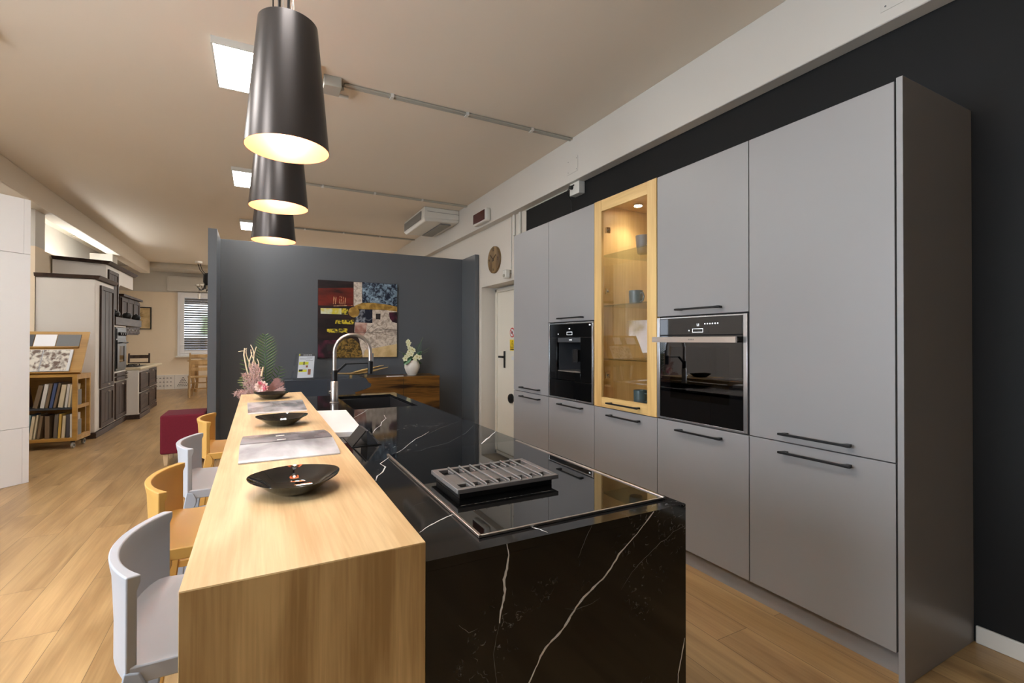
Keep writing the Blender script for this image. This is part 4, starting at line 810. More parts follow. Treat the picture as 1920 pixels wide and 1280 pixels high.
am = ['art_dark', 'art_red', 'art_blue', 'art_cream', 'art_gold', 'art_bronze', 'art_pink', 'art_navy', 'art_yellow', 'art_whiteyellow', 'art_maroon', 'art_line', 'art_orange', 'art_tan']
mb = MB(); mb.mat(0).box(PX0, PX1, PY, YP-.001, PZ0, PZ1)
def art(m, pts, lay):
    mb.mat(am.index(m)); P = [(PX0+(x-38)/1037*(PX1-PX0), PZ1-(y-118)/1027*(PZ1-PZ0)) for x, y in pts]
    mb.prism(P, .0006, lambda u, v, w_: (u, PY-.0006*(lay-1)-w_, v))
def disc(m, cx, cy, rx, ry, lay, a0=0, a1=2*PI): art(m, [(cx+rx*math.cos(a0+(a1-a0)*k/28), cy-ry*math.sin(a0+(a1-a0)*k/28)) for k in range(28 if a1-a0 > 6 else 29)], lay)
art('art_red', [(42, 230), (484, 200), (484, 450), (42, 455)], 1); art('art_blue', [(600, 122), (1073, 122), (1073, 436), (900, 408), (750, 396), (600, 398)], 1)
art('art_cream', [(510, 490), (1073, 490), (1073, 1141), (600, 1141), (560, 900), (497, 800)], 1); art('art_tan', [(640, 1040), (1073, 960), (1073, 1141), (610, 1141)], 2)
art('art_cream', [(486, 122), (596, 122), (596, 440), (486, 450)], 2); art('art_gold', [(490, 452), (520, 435), (600, 400), (750, 396), (900, 408), (1073, 436), (1073, 504), (900, 488), (740, 486), (560, 488)], 3)
art('art_pink', [(512, 668), (660, 672), (650, 800), (600, 870), (497, 850)], 2); art('art_navy', [(540, 490), (735, 490), (735, 672), (505, 668), (500, 600)], 2)
art('art_whiteyellow', [(70, 488), (412, 482), (412, 566), (72, 562)], 2); art('art_yellow', [(330, 484), (412, 482), (412, 566), (330, 564)], 3); art('art_yellow', [(260, 640), (490, 634), (490, 696), (250, 690)], 2); art('art_yellow', [(150, 760), (406, 752), (406, 810), (150, 808)], 2)
disc('art_gold', 490, 530, 72, 70, 4); art('art_line', [(778, 542), (845, 540), (842, 622), (782, 620)], 3); art('art_maroon', [(960, 520), (1073, 512), (1073, 668), (1010, 655), (970, 600)], 2); art('art_maroon', [(42, 912), (280, 905), (280, 1141), (42, 1141)], 1)
art('art_line', [(150, 965), (248, 955), (252, 1045), (152, 1050)], 2); disc('art_bronze', 430, 1141, 175, 262, 2, 0, PI)
for x in (225, 250, 300, 320, 345, 370): art('art_orange', [(x, 430), (x+6, 430), (x+16, 320+abs(x-300)*.4), (x+8, 325)], 3)
art('art_orange', [(230, 452), (470, 440), (470, 446), (230, 458)], 3)
for pts in ([(500, 800), (800, 802), (1073, 806)], [(770, 760), (900, 785), (1073, 790)], [(790, 745), (900, 765), (1073, 770)], [(840, 726), (900, 755), (1073, 762)], [(900, 825), (980, 838), (1073, 832)], [(625, 820), (720, 720), (760, 690)], [(720, 800), (800, 750)]):
    art('art_line', pts+[(x, y+4) for x, y in pts[::-1]], 4)
tag(mb.build('abstract_painting', am, smooth=False), 'square abstract painting in red, blue, gold and cream on the grey partition', 'painting')
# acrylic leaflet stand
t = thing('leaflet_stand', 'clear acrylic stand with a white and yellow leaflet', 'leaflet stand', (.5, 6.2, SBZ))
A = lambda u, v, w_: (.388+u*.195+v*.03, 6.10+v*.09+w_, SBZ+.005+v*.30)
mb = MB(); mb.hexa([A(0, 0, 0), A(1, 0, 0), A(1, 0, .004), A(0, 0, .004)], [A(0, 1, 0), A(1, 1, 0), A(1, 1, .004), A(0, 1, .004)]); mb.box(.36, .60, 6.08, 6.24, SBZ+.0005, SBZ+.004)
mb.hexa([(.34, 6.24, SBZ+.004), (.36, 6.24, SBZ+.004), (.36, 6.243, SBZ+.004), (.34, 6.243, SBZ+.004)], [(.39, 6.19, SBZ+.3), (.41, 6.19, SBZ+.3), (.41, 6.193, SBZ+.3), (.39, 6.193, SBZ+.3)])
mb.build('acrylic_holder', 'acrylic', t)
def leaf_rect(mb, m, u0, u1, v0, v1, w_): mb.mat(m).hexa([A(u0, v0, w_), A(u1, v0, w_), A(u1, v0, w_+.0006), A(u0, v0, w_+.0006)], [A(u0, v1, w_), A(u1, v1, w_), A(u1, v1, w_+.0006), A(u0, v1, w_+.0006)])
mb = MB(); leaf_rect(mb, 0, .06, .94, .05, .98, .006); leaf_rect(mb, 1, .06, .94, .88, .98, .0052); leaf_rect(mb, 2, .10, .62, .55, .66, .0052); leaf_rect(mb, 3, .34, .40, .54, .67, .0046); leaf_rect(mb, 4, .48, .60, .44, .52, .0052)
leaf_rect(mb, 2, .10, .55, .27, .36, .0052); leaf_rect(mb, 3, .12, .32, .30, .37, .0046); leaf_rect(mb, 4, .62, .78, .16, .37, .0052); leaf_rect(mb, 2, .06, .12, .90, .97, .0046)
for k, (a, b) in enumerate(((.5, .85), (.1, .8), (.1, .7), (.45, .85))): leaf_rect(mb, 5, a, b, .84-.045*k, .85-.045*k, .0052)
for k in range(5): leaf_rect(mb, 0, .3+.1*k, .37+.1*k, .92, .94, .0046)
mb.build('leaflet', ['paper', 'dark_grey', 'lime', 'ink', 'brick_red', 'mid_grey'], t)
# leaf-shaped tray
t = thing('leaf_tray', 'long leaf-shaped wooden tray on the sideboard', 'tray', (1.15, 6.22, SBZ))
def blade(x0, x1, zf, wid, name, y):
    n = 20; vs = []; fs = []
    for i in range(n+1):
        f = i/n; x = x0+(x1-x0)*f; h = wid*math.sin(PI*min(.985, max(.015, f)))**.8; z = zf(f)
        for s_ in (-1, -.5, 0, .5, 1):
            for th in (0, -.006): vs.append((x, y+s_*h, z+.02*s_*s_*math.sin(PI*f)+th))
    for i in range(n):
        for j in range(4):
            a = i*10+j*2; fs += [(a, a+2, a+12, a+10), (a+1, a+11, a+13, a+3)]
        a = i*10; fs += [(a, a+10, a+11, a+1), (a+8, a+9, a+19, a+18)]
    fs += [(0, 1, 3, 2), (2, 3, 5, 4), (4, 5, 7, 6), (6, 7, 9, 8)]
    MB().add(vs, fs).build(name, 'leaf_wood', t)
blade(.78, 1.475, lambda f: SBZ+.033+.10*max(0, f-.45)**1.35*1.9+.03*max(0, .35-f)*2.5, .085, 'tray_leaf', 6.19); blade(1.0, 1.44, lambda f: SBZ+.048+.09*f**1.6, .05, 'tray_leaf', 6.27)
mb = MB(); mb.box(1.0, 1.03, 6.17, 6.23, SBZ+.0005, SBZ+.03).box(1.18, 1.21, 6.17, 6.23, SBZ+.0005, SBZ+.032); mb.build('foot', 'leaf_wood', t, bevel=.003)
tag(MB().box(1.43, 1.64, 6.05, 6.10, SBZ+.0005, SBZ+.008).build('paper_stack', 'paper', bevel=.001), 'thin stack of white paper lying on the walnut side of the sideboard', 'paper')
# vase with flowers
VX, VY = 1.80, 6.22
t = thing('flower_vase', 'white egg-shaped vase of cream orchids on the sideboard', 'vase', (VX, VY, SBZ))
MB().lathe([(0, .0005), (.055, .0005), (.062, .012), (.086, .055), (.100, .10), (.098, .14), (.080, .18), (.062, .197), (.055, .19), (.07, .17), (0, .16)], (VX, VY, SBZ), 36).build('vase_body', 'stoneware', t)
def leafmesh(mb, p0, p1, w_, up_=Vector((0, 0, 1)), n=6, sag=0.0, fold=.15):
    p0 = Vector(p0); p1 = Vector(p1); d = (p1-p0); s_ = d.cross(up_); s_ = s_.normalized() if s_.length > 1e-5 else Vector((1, 0, 0)); nn = s_.cross(d).normalized(); vs = []; fs = []
    for i in range(n+1):
        f = i/n; h = w_*math.sin(PI*min(.97, f*.9+.07))**.9; c = p0+d*f-Vector((0, 0, sag*f*f)); vs += [c-s_*h-nn*h*fold, c, c+s_*h-nn*h*fold]
    for i in range(n): a = 3*i; fs += [(a, a+1, a+4, a+3), (a+1, a+2, a+5, a+4)]
    mb.add(vs, fs)
mb = MB(); rnd = random.Random(3)
for k in range(46):
    a = rnd.uniform(0, 2*PI); r = rnd.uniform(.07, .17); z = rnd.uniform(.15, .34); mb.mat(rnd.choice((0, 0, 1)))
    leafmesh(mb, (VX+.02*math.cos(a), VY+.02*math.sin(a), SBZ+.18), (VX+r*.85*math.cos(a), VY-.02+r*math.sin(a)*.35, SBZ+z), rnd.uniform(.018, .032), Vector((rnd.uniform(-.3, .3), -1, .3)), sag=.02)
wear(mb.build('foliage', ['leaf_dark', 'leaf_blue'], t, smooth=False), 'dark green foliage')
mb = MB(); mb.mat(0)
for k in range(22):   # fern-like frond on the right
    f = k/22; c = Vector((VX+.02+.10*f, VY-.01, SBZ+.19+.25*f)); ln = .06*math.sin(PI*min(1, f*.8+.2))
    for s_ in (-1, 1): leafmesh(mb, c, c+Vector((s_*ln, -.01, ln*.7)), .007, n=4)
mb.tube([(VX+.02, VY-.01, SBZ+.19), (VX+.125, VY-.01, SBZ+.46)], .0025, 6); mb.build('fern_frond', 'leaf_blue', t, smooth=False)
def orchid(c, r, t, rnd):
    mb = MB(); c = Vector(c); tilt = rnd.uniform(0, 1)
    for k in range(5):
        a = 2*PI*k/5+tilt; d = Vector((math.cos(a), -.25, math.sin(a))); leafmesh(mb, c, c+d*r, r*.42, Vector((0, 1, 0)), n=5, fold=-.2)
    mb.mat(1).ball(c+Vector((0, -.008, 0)), r*.2, 8); mb.build('blossom', ['petal', 'petal_core'], t)
for x, z, r in ((-.075, .47, .028), (-.055, .445, .03), (-.07, .42, .03), (-.09, .455, .022), (-.06, .38, .03), (-.02, .36, .036), (.0, .345, .03), (-.055, .335, .036), (-.03, .30, .036), (-.075, .305, .03), (-.11, .24, .038), (-.08, .275, .03), (.04, .265, .04), (.075, .255, .038), (.02, .24, .036), (-.10, .265, .03)): orchid((VX+x, VY-.05-rnd.uniform(0, .03), SBZ+z-.02), r, t, rnd)
mb = MB(); mb.tube([(VX-.01, VY-.02, SBZ+.18), (VX-.05, VY-.04, SBZ+.3), (VX-.07, VY-.04, SBZ+.40), (VX-.085, VY-.04, SBZ+.47)], .003, 6)
for a, b in (((VX+.03, VY, SBZ+.2), (VX+.14, VY-.02, SBZ+.50)), ((VX+.03, VY, SBZ+.2), (VX+.23, VY-.02, SBZ+.36)), ((VX-.03, VY, SBZ+.2), (VX-.22, VY-.02, SBZ+.34)), ((VX+.03, VY, SBZ+.2), (VX+.21, VY, SBZ+.31))): mb.tube([a, ((a[0]+b[0])/2, a[1], (a[2]+b[2])/2+.02), b], .0015, 5)
mb.build('stem', 'leaf_light', t)
mb = MB(); leafmesh(mb, (VX-.03, VY-.04, SBZ+.22), (VX-.13, VY-.08, SBZ+.14), .04, sag=.0); mb.build('broad_leaf', 'leaf_blue', t)

# floor vase with dried flowers behind the bar end
FX, FY = .02, 4.12
t = thing('dried_arrangement', 'dried flower arrangement with palm leaf and pink peony in a floor vase', 'flower arrangement', (FX, FY, 0))
MB().lathe([(0, .0), (.09, .0), (.10, .02), (.13, .35), (.12, .6), (.07, .78), (.075, .82), (.06, .82), (.055, .75), (0, .7)], (FX, FY, 0), 32).build('floor_vase', 'dark_grey', t)
def frond(base, tip, nleaf, ln, m, wd=.008, drop=.0, name='palm_leaf'):
    mb = MB(); base = Vector(base); tip = Vector(tip); mb.mat(0).tube([base, base.lerp(tip, .5), tip], [.005, .004, .0015], 6); ax = (tip-base).normalized(); s_ = Vector((1, 0, 0)); s_ = (s_-ax*s_.dot(ax)).normalized()
    for k in range(nleaf):
        f = .12+.86*k/(nleaf-1); c = base.lerp(tip, f); l_ = ln*(math.sin(PI*(1-f)**.75*.92+.12))
        for q in (-1, 1):
            e_ = c+s_*q*l_*.80+ax*l_*.62+Vector((0, -.01, 0)); mb.mat(0); leafmesh(mb, c, e_, wd, Vector((0, -1, 0)), n=5, sag=drop, fold=.35)
            mb.mat(1); leafmesh(mb, c+ax*wd*1.25+Vector((0, -.004, 0)), e_+ax*wd*.3+Vector((0, -.004, 0)), wd*.22, Vector((0, -1, 0)), n=4, fold=0)
    mb.build(name, [m, 'leaf_light'], t, smooth=False)
frond((FX+.03, FY-.02, .86), (FX+.005+.02, FY-.02, 1.30), 18, .105, 'leaf_dark', .0052); frond((FX-.03, FY+.05, .84), (FX-.10, FY+.05, 1.13), 8, .08, 'leaf_dark', .004); frond((FX+.06, FY+.03, .82), (FX+.13, FY+.02, 1.05), 8, .07, 'leaf_dark', .004)
frond((FX-.02, FY, .83), (FX-.13, FY, .98), 8, .06, 'leaf_light', .006)
rnd = random.Random(11)
for k in range(6):
    mb = MB(); x = FX-.06+k*.011; pts = []; top = [1.20, 1.17, 1.225, 1.19, 1.21, 1.12][k]
    for j in range(13):
        f = j/12; a = f*9+k*1.9; pts.append((x-.03*f-.012*math.sin(a)*(.3+f), FY-.05+.012*math.cos(a), .86+(top-.86)*f))
    if k == 0: pts += [(pts[-1][0]-.02, FY-.05, 1.18), (pts[-1][0]-.055, FY-.05, 1.175)]
    mb.tube(pts, [.0065-.0003*j for j in range(len(pts))], 7); mb.build('curly_twig', 'twig', t)
mb = MB(); mb.tube([(FX-.075, FY-.05, .95), (FX-.10, FY-.05, 1.06), (FX-.115, FY-.05, 1.15), (FX-.11, FY-.05, 1.20)], .005, 7); mb.tube([(FX+.0, FY-.09, .99), (FX+.012, FY-.1, 1.06)], .006, 7); mb.build('curly_twig', 'twig', t)
def plume(c, tip, n, spread, m, name, ln=.05):
    mb = MB(); c = Vector(c); tip = Vector(tip); ax = (tip-c).normalized()
    for k in range(n):
        f = rnd.uniform(.15, 1); p = c.lerp(tip, f)+Vector((rnd.uniform(-1, 1), rnd.uniform(-.4, .4), rnd.uniform(-1, 1)))*spread*(.3+math.sin(PI*f)*.6); d = (ax*.7+Vector((rnd.uniform(-1, 1), rnd.uniform(-.5, .5), rnd.uniform(-1, 1)))*.7).normalized()
        leafmesh(mb, p, p+d*ln*rnd.uniform(.5, 1), .0022, Vector((0, -1, 0)), n=2)
    mb.tube([c, tip], .002, 5); mb.build(name, m, t, smooth=False)
plume((FX-.03, FY-.08, .87), (FX-.045, FY-.08, 1.06), 420, .05, 'grass_pink', 'grass_plume', .03); plume((FX-.03, FY-.08, .87), (FX-.16, FY-.1, .87), 260, .028, 'grass_pink', 'grass_plume', .03)
plume((FX-.05, FY-.06, .86), (FX-.10, FY-.08, 1.0), 220, .04, 'grass_pink', 'grass_plume', .03)
def fan(c, a0, a1, r, m):
    mb = MB(); n = 40; c = Vector(c)
    for k in range(n):
        a = a0+(a1-a0)*k/(n-1); rr = r*rnd.uniform(.86, 1.0); leafmesh(mb, c, c+Vector((math.cos(a)*rr, -.02, math.sin(a)*rr)), .0045, Vector((0, -1, 0)), n=4)
    for q in (.4, .6, .8):
        for k in range(30):
            a = a0+(a1-a0)*rnd.random(); p = c+Vector((math.cos(a)*r*q, -.02*q-.004, math.sin(a)*r*q)); leafmesh(mb, p, p+Vector((rnd.uniform(-1, 1), 0, rnd.uniform(-1, 1)))*.02, .002, Vector((0, -1, 0)), n=2)
    mb.build('dried_fan', m, t, smooth=False)
fan((FX+.01, FY-.07, .845), .50, .98, .175, 'fan_pink'); fan((FX+.02, FY-.09, .84), .02, .50, .155, 'grass_pink')
mb = MB()
for ring, (r, n_, up_) in enumerate(((.042, 12, .15), (.036, 11, .5), (.028, 9, .9), (.018, 7, 1.4))):
    for k in range(n_):
        a = 2*PI*k/n_+ring*.4; c0 = Vector((FX+.0, FY-.13, .915)); d = Vector((math.cos(a), -up_*.7, math.sin(a))).normalized(); leafmesh(mb, c0, c0+d*r*1.15, r*.38, Vector((0, 1, 0)), n=5, fold=-.3)
mb.build('peony_blossom', 'peony', t)

# ---------------------------------------------------------------- white cupboard at the left
ux, uy = -.70, -.715; nl = math.hypot(ux, uy); ux /= nl; uy /= nl
t = thing('white_cupboard', 'tall white handleless cupboard cut by the left edge', 'cabinet', (-1.79, 5.746, 0), math.atan2(uy, ux))
# local: x runs along the front away from the corner, y points to the back (negative)
Wd = 1.1
MB().box(0, Wd, -.60, -.022, 0.0, 2.5).build('body', 'white_laminate', t, local=True, bevel=.001)
for z0, z1 in ((0, .49), (2.015, 2.5)): MB().box(.0, .047, -.02, 0, z0+.001, z1-.002).build('side_strip', 'white_laminate', t, local=True, bevel=.001); MB().box(.0485, .62, -.02, 0, z0+.001, z1-.002).build('door', 'white_laminate', t, local=True, bevel=.001); MB().box(.6215, Wd, -.02, 0, z0+.001, z1-.002).build('door', 'white_laminate', t, local=True, bevel=.001)
MB().box(0, .62, -.02, 0, .4915, 2.0125).build('door', 'white_laminate', t, local=True, bevel=.001); MB().box(.6215, Wd, -.02, 0, .4915, 2.0125).build('door', 'white_laminate', t, local=True, bevel=.001)

# ---------------------------------------------------------------- ottoman
t = thing('cube_ottoman', 'dark red upholstered cube ottoman beside the partition', 'ottoman', (-.67, 6.04, 0))
MB().box(-.86, -.485, 5.82, 6.28, .12, .508).build('cushion', 'red_fabric', t, bevel=.018, seg=4)
for x in (-.815, -.53):
    for y in (5.87, 6.23): MB().beam((x, y, .119), (x, y, 0), .045, .045, .03, .03).build('leg', 'pale_wood', t, bevel=.003)

# ---------------------------------------------------------------- book trolley
CW = 1.0
t = thing('book_trolley', 'oak trolley with sloping display and two book shelves', 'trolley', (-1.86, 7.28, 0), math.radians(-6))
# local: x to the left is negative, y to the back positive; right front corner at origin
def lb(mb, name, m, par=None, **k): return mb.build(name, m, par or t, local=True, **k)
D, ZT2 = .36, .86
mb = MB(); mb.box(-CW, 0, 0, D, .09, .125); mb.box(-CW, 0, 0, D, .83, ZT2); mb.box(-.045, 0, .0, .03, .125, .83).box(-.035, 0, D-.03, D, .125, .83).box(-CW, -CW+.04, 0, D, .125, .83); mb.box(-.030, 0, .03, D-.03, .125, .15).box(-.030, 0, .03, D-.03, .80, .83)
mb.box(-CW+.04, -.05, D-.012, D, .125, .83)
lb(mb, 'frame', 'cart_oak', bevel=.002)
wear(lb(MB().box(-CW+.04, -.045, .01, D-.02, .455, .475), 'shelf', 'dark_grey'), 'dark grey middle shelf')
mb = MB(); mb.box(-.025, -.005, .03, D-.03, .46, .50); mb.mat(1).box(-.012, -.009, .03, .14, .50, .68).box(-.012, -.009, .03, .14, .15, .33); lb(mb, 'side_rail', ['cart_oak', 'mid_grey'])
sl = lambda x, v, w_: (x, .04+v*.30-w_*.45, ZT2+v*.46*1.04+w_*.0)
def slab(mb, x0, x1, v0, v1, w0, w1):
    f = lambda x, v, w_: (x, .05+v*.24-w_*.88, ZT2+v*.49+w_*.45)
    mb.hexa([f(x0, v0, w0), f(x1, v0, w0), f(x1, v0, w1), f(x0, v0, w1)], [f(x0, v1, w0), f(x1, v1, w0), f(x1, v1, w1), f(x0, v1, w1)])
mb = MB(); slab(mb, -CW, .02, .0, 1, 0, .02); slab(mb, -CW, .02, .0, .02, .02, .05); slab(mb, -CW, -.05, .60, .625, .02, .04); lb(mb, 'sloping_board', 'cart_oak', bevel=.0015)
for x0, x1, m_, lb_ in ((-.62, -.48, 'dark_grey', 'dark grey colour sample'), (-.475, -.275, 'white_laminate', 'white colour sample'), (-.27, -.05, 'mid_grey', 'mid grey colour sample'), (-.9, -.63, 'white_laminate', 'white colour sample at the left')):
    mb = MB(); slab(mb, x0+.002, x1-.002, .64, .92, .021, .028); wear(lb(mb, 'colour_sample', m_), lb_)
for x in (-.05, -CW+.08):
    for y in (.04, D-.05):
        mb = MB(); mb.mat(0).lathe([(0, -.012), (.030, -.012), (.034, -.006), (.034, .006), (.030, .012), (0, .012)], (x, y, .035), 20, axis='X'); mb.mat(1).lathe([(0, -.014), (.015, -.014), (.015, .014), (0, .014)], (x, y, .035), 16, axis='X'); mb.box(x-.02, x+.02, y-.008, y+.008, .066, .089); lb(mb, 'caster', ['grey_plastic', 'rubber'])
TW = WM[t.name]
# open catalogue on the slope
two('room_photo', L(104, 80, 66), L(228, 220, 206), 20, .2, .40, .58, 3, .2, (1, 1, 1), 0)
t2 = thing('open_catalogue', 'open interiors catalogue resting on the sloping board of the trolley', 'book', TW @ Vector((-.35, .1, ZT2+.02)), math.radians(-6))
mb = MB(); slab(mb, -.62, -.362, .045, .55, .021, .040); slab(mb, -.358, -.09, .045, .55, .021, .040); mb2 = MB(); slab(mb2, -.61, -.365, .06, .54, .0405, .0412); slab(mb2, -.355, -.115, .06, .54, .0405, .0412)
mb.v = [TW @ p for p in mb.v]; mb2.v = [TW @ p for p in mb2.v]; mb.build('page_block', 'paper', t2); mb2.build('photo_page', 'room_photo', t2)
BK = [('upper', .476, .29, [(-.60, .03, -8, 'b', 'cream'), (-.565, .028, -8, 'w', 'white'), (-.52, .03, -8, 'r', 'brown'), (-.41, .04, 12, 't', 'taupe'), (-.345, .035, 9, 'w', 'white'), (-.302, .026, 9, 't', 'tan'), (-.264, .028, 9, 'u', 'blue'), (-.228, .022, 10, 't', 'taupe'), (-.185, .042, 8, 'b', 'cream'), (-.125, .022, 6, 'w', 'white'), (-.095, .018, 5, 'b', 'cream')]),
      ('lower', .126, .28, [(-.62, .03, 2, 't', 'tan'), (-.585, .022, 2, 'b', 'cream'), (-.53, .042, 5, 'y', 'yellow'), (-.475, .024, 6, 'l', 'pale blue'), (-.443, .026, 7, 'b', 'cream'), (-.404, .014, 7, 'b', 'beige'), (-.372, .024, 7, 't', 'brown'), (-.300, .04, 0, 't', 'taupe'), (-.225, .034, 3, 'g', 'grey-brown'), (-.185, .022, 3, 'y', 'mustard'), (-.152, .028, 3, 'b', 'cream'), (-.108, .028, 0, 'k', 'dark grey'), (-.075, .02, 0, 'w', 'white')])]
for n_, c in (('b', (214, 200, 168)), ('w', (218, 214, 206)), ('r', (112, 76, 52)), ('t', (122, 102, 78)), ('u', (74, 88, 128)), ('y', (206, 170, 84)), ('l', (124, 150, 158)), ('g', (104, 94, 84)), ('k', (74, 72, 76))): mat('book_'+n_, L(*c), .5, noise=.06)
ordn = ['first', 'second', 'third', 'fourth', 'fifth', 'sixth', 'seventh', 'eighth', 'ninth', 'tenth', 'eleventh', 'twelfth', 'thirteenth']
for sh, z, hb, lst in BK:
    for i, (x, th, ang, mm, cn) in enumerate(lst):
        h = hb*random.uniform(.9, 1.0); p = TW @ Vector((x, .03, z+.001+max(0, math.sin(math.radians(abs(ang))))*0))
        nxt = lst[i+1][4] if i+1 < len(lst) else 'right side panel'
        b = thing('book', '%s book, %s from left on the %s trolley shelf%s' % (cn, ordn[i], sh, ', leaning' if abs(ang) > 3 else ''), 'book', p, math.radians(-6), 'books on the trolley')
        mb = MB(); R = Matrix.Rotation(math.radians(ang), 4, 'Y'); mb.T = Matrix.Translation((0, 0, th*abs(math.sin(math.radians(ang))) if ang < 0 else 0)) @ R if True else None
        if ang >= 0: mb.T = Matrix.Translation((0, 0, th*math.sin(math.radians(ang)))) @ R
        mb.box(0, .003, 0, .21, 0, h).box(th-.003, th, 0, .21, 0, h).box(.003, th-.003, 0, .003, 0, h); mb.build('book_cover', 'book_'+mm, b, local=True)
        m2 = MB(); m2.T = mb.T; m2.box(.003, th-.003, .003, .20, .004, h-.005); m2.build('page_block', 'paper', b, local=True)

# ---------------------------------------------------------------- rustic kitchen on the left
KX = -1.85
def knob(mb, x, y, z, r=.013): mb.lathe([(0, .022), (r, .020), (r*1.1, .012), (r*.5, .006), (r*.5, 0), (0, 0)], (x, y, z), 12, axis='X')
def knob_at(par, x, y, z, r=.013):
    mb = MB(); mb.tube([(x, y, z), (x+.012, y, z), (x+.013, y, z), (x+.025, y, z)], [r*.5, r*.5, r, r*.8], 12); mb.build('knob', 'steel', par)
def panel_door(y0, y1, z0, z1, x, par, name='door', kz=None, slats=3, fw_=.055):
    mb = MB(); mb.mat(0).box(x, x+.022, y0, y0+fw_, z0, z1).box(x, x+.022, y1-fw_, y1, z0, z1); mb.mat(1).box(x, x+.022, y0+fw_, y1-fw_, z0, z0+fw_).box(x, x+.022, y0+fw_, y1-fw_, z1-fw_, z1)
    mb.mat(0).box(x, x+.010, y0+fw_, y1-fw_, z0+fw_, z1-fw_)
    for k in range(1, slats): y = y0+fw_+(y1-y0-2*fw_)*k/slats; mb.box(x+.01, x+.0125, y-.004, y+.004, z0+fw_, z1-fw_)
    o = mb.build(name, ['brown_wood', 'brown_wood_h'], par, bevel=.002)
    knob_at(o, x+.022, y0+(y1-y0)*.5, kz if kz is not None else z0+.03); return o
t = thing('rustic_tall_cabinet', 'tall rustic cabinet with white masonry sides and dark wooden doors', 'cabinet', (KX-.28, 8.35, 0))
MB().box(-2.44, KX, 7.92, 8.80, .07, 2.04).build('body', 'masonry_white', t, bevel=.012, seg=3)
MB().hexa([(-2.43, 7.90, 2.04), (KX+.03, 7.90, 2.04), (KX+.03, 8.80, 2.04), (-2.43, 8.80, 2.04)], [(-2.43, 7.88, 2.085), (KX+.06, 7.88, 2.085), (KX+.06, 8.80, 2.085), (-2.43, 8.80, 2.085)]).build('cornice', 'brown_wood_h', t, bevel=.004)
MB().box(-2.44, KX+.02, 7.905, 8.80, 0, .07).build('plinth', 'brown_wood_h', t, bevel=.004)
panel_door(8.10, 8.74, .62, 1.98, KX, t, kz=.655); panel_door(8.12, 8.74, .10, .60, KX, t, kz=.56)
MB().box(-2.45, -2.42, 7.903, 7.919, .07, 2.04).build('edge_strip', 'brown_wood', t)
t = thing('rustic_oven_unit', 'rustic white masonry column holding the small dark oven', 'cabinet', (KX-.28, 9.2, 0))
MB().box(-2.44, KX, 8.805, 9.53, .07, .80).box(-2.44, KX, 8.805, 9.53, 1.45, 1.4795).box(-2.44, KX, 8.805, 8.86, .80, 1.45).box(-2.44, KX, 9.47, 9.53, .80, 1.45).box(-2.44, KX-.5, 8.86, 9.47, .80, 1.45).build('body', 'masonry_white', t, bevel=.008)
t_oven_unit = t; t = thing('range_hood', 'raised white masonry hood with dark cornice and mantel shelf', 'hood', (KX-.28, 9.6, 1.48))
mb = MB(); mb.box(-2.44, -1.93, 8.805, 9.42, 1.62, 2.35).box(-2.44, -1.93, 9.42, 10.42, 2.12, 2.35); mb.box(-2.44, -2.38, 9.42, 10.42, 1.602, 2.12)
mb.prism([(9.42, 2.125), (9.42, 1.98), (9.44, 2.03), (9.48, 2.08), (9.55, 2.11), (9.62, 2.125)], .03, lambda u, v, w_: (-1.96+w_, u, v))
mb.build('hood', 'masonry_white', t, bevel=.01)
MB().hexa([(-2.43, 8.48, 2.345), (-1.90, 8.72, 2.345), (-1.90, 10.45, 2.345), (-2.43, 10.45, 2.345)], [(-2.44, 8.46, 2.385), (-1.86, 8.70, 2.385), (-1.86, 10.48, 2.385), (-2.44, 10.48, 2.385)]).build('cornice', 'brown_wood_h', t, bevel=.004)
MB().hexa([(-2.44, 8.52, 2.09), (-1.93, 8.76, 2.09), (-1.93, 8.80, 2.09), (-2.44, 8.80, 2.09)], [(-2.44, 8.52, 2.344), (-1.93, 8.76, 2.344), (-1.93, 8.80, 2.344), (-2.44, 8.80, 2.344)]).build('hood_side', 'masonry_white', t, bevel=.004)
panel_door(8.83, 9.37, 1.66, 2.28, -1.93, t, kz=1.70, slats=3, fw_=.05)
MB().box(-2.38, KX+.02, 8.83, 10.55, 1.482, 1.60).build('mantel_shelf', 'brown_wood_h', t, bevel=.005)
t = t_oven_unit
panel_door(8.86, 9.48, .10, .63, KX, t, kz=.60)
for z in (.66, .725):
    o = MB().box(KX, KX+.03, 8.86, 9.48, z, z+.05).build('drawer', 'brown_wood_h', t, bevel=.004); knob_at(o, KX+.03, 9.40, z+.025, .016)
MB().box(-2.44, KX+.02, 8.80, 9.53, 0, .07).build('plinth', 'brown_wood_h', t, bevel=.004)
t = thing('rustic_oven', 'small dark rustic oven with round knobs', 'oven', (KX, 9.16, .81))
MB().box(KX-.48, KX+.012, 8.865, 9.465, .805, 1.445).build('body', 'black_metal', t, bevel=.003)
mb = MB(); mb.box(KX+.012, KX+.022, 8.90, 9.43, 1.28, 1.43); o = mb.build('control_panel', 'black_metal', t, bevel=.002)
for y in (9.0, 9.10, 9.23, 9.33): mb = MB(); mb.tube([(KX+.022, y, 1.35), (KX+.04, y, 1.35), (KX+.052, y, 1.35)], [.028, .028, .018], 16); mb.build('knob', 'black_metal', o)
mb = MB(); y0, y1, z0, z1 = 8.90, 9.43, .84, 1.26; mb.box(KX+.012, KX+.026, y0, y0+.12, z0, z1).box(KX+.012, KX+.026, y1-.12, y1, z0, z1).box(KX+.012, KX+.026, y0+.12, y1-.12, z0, z0+.09).box(KX+.012, KX+.026, y0+.12, y1-.12, z1-.09, z1); o = mb.build('oven_door', 'black_metal', t, bevel=.002)
MB().box(KX+.016, KX+.020, y0+.12, y1-.12, z0+.09, z1-.09).build('glass_pane', 'black_glass', o)
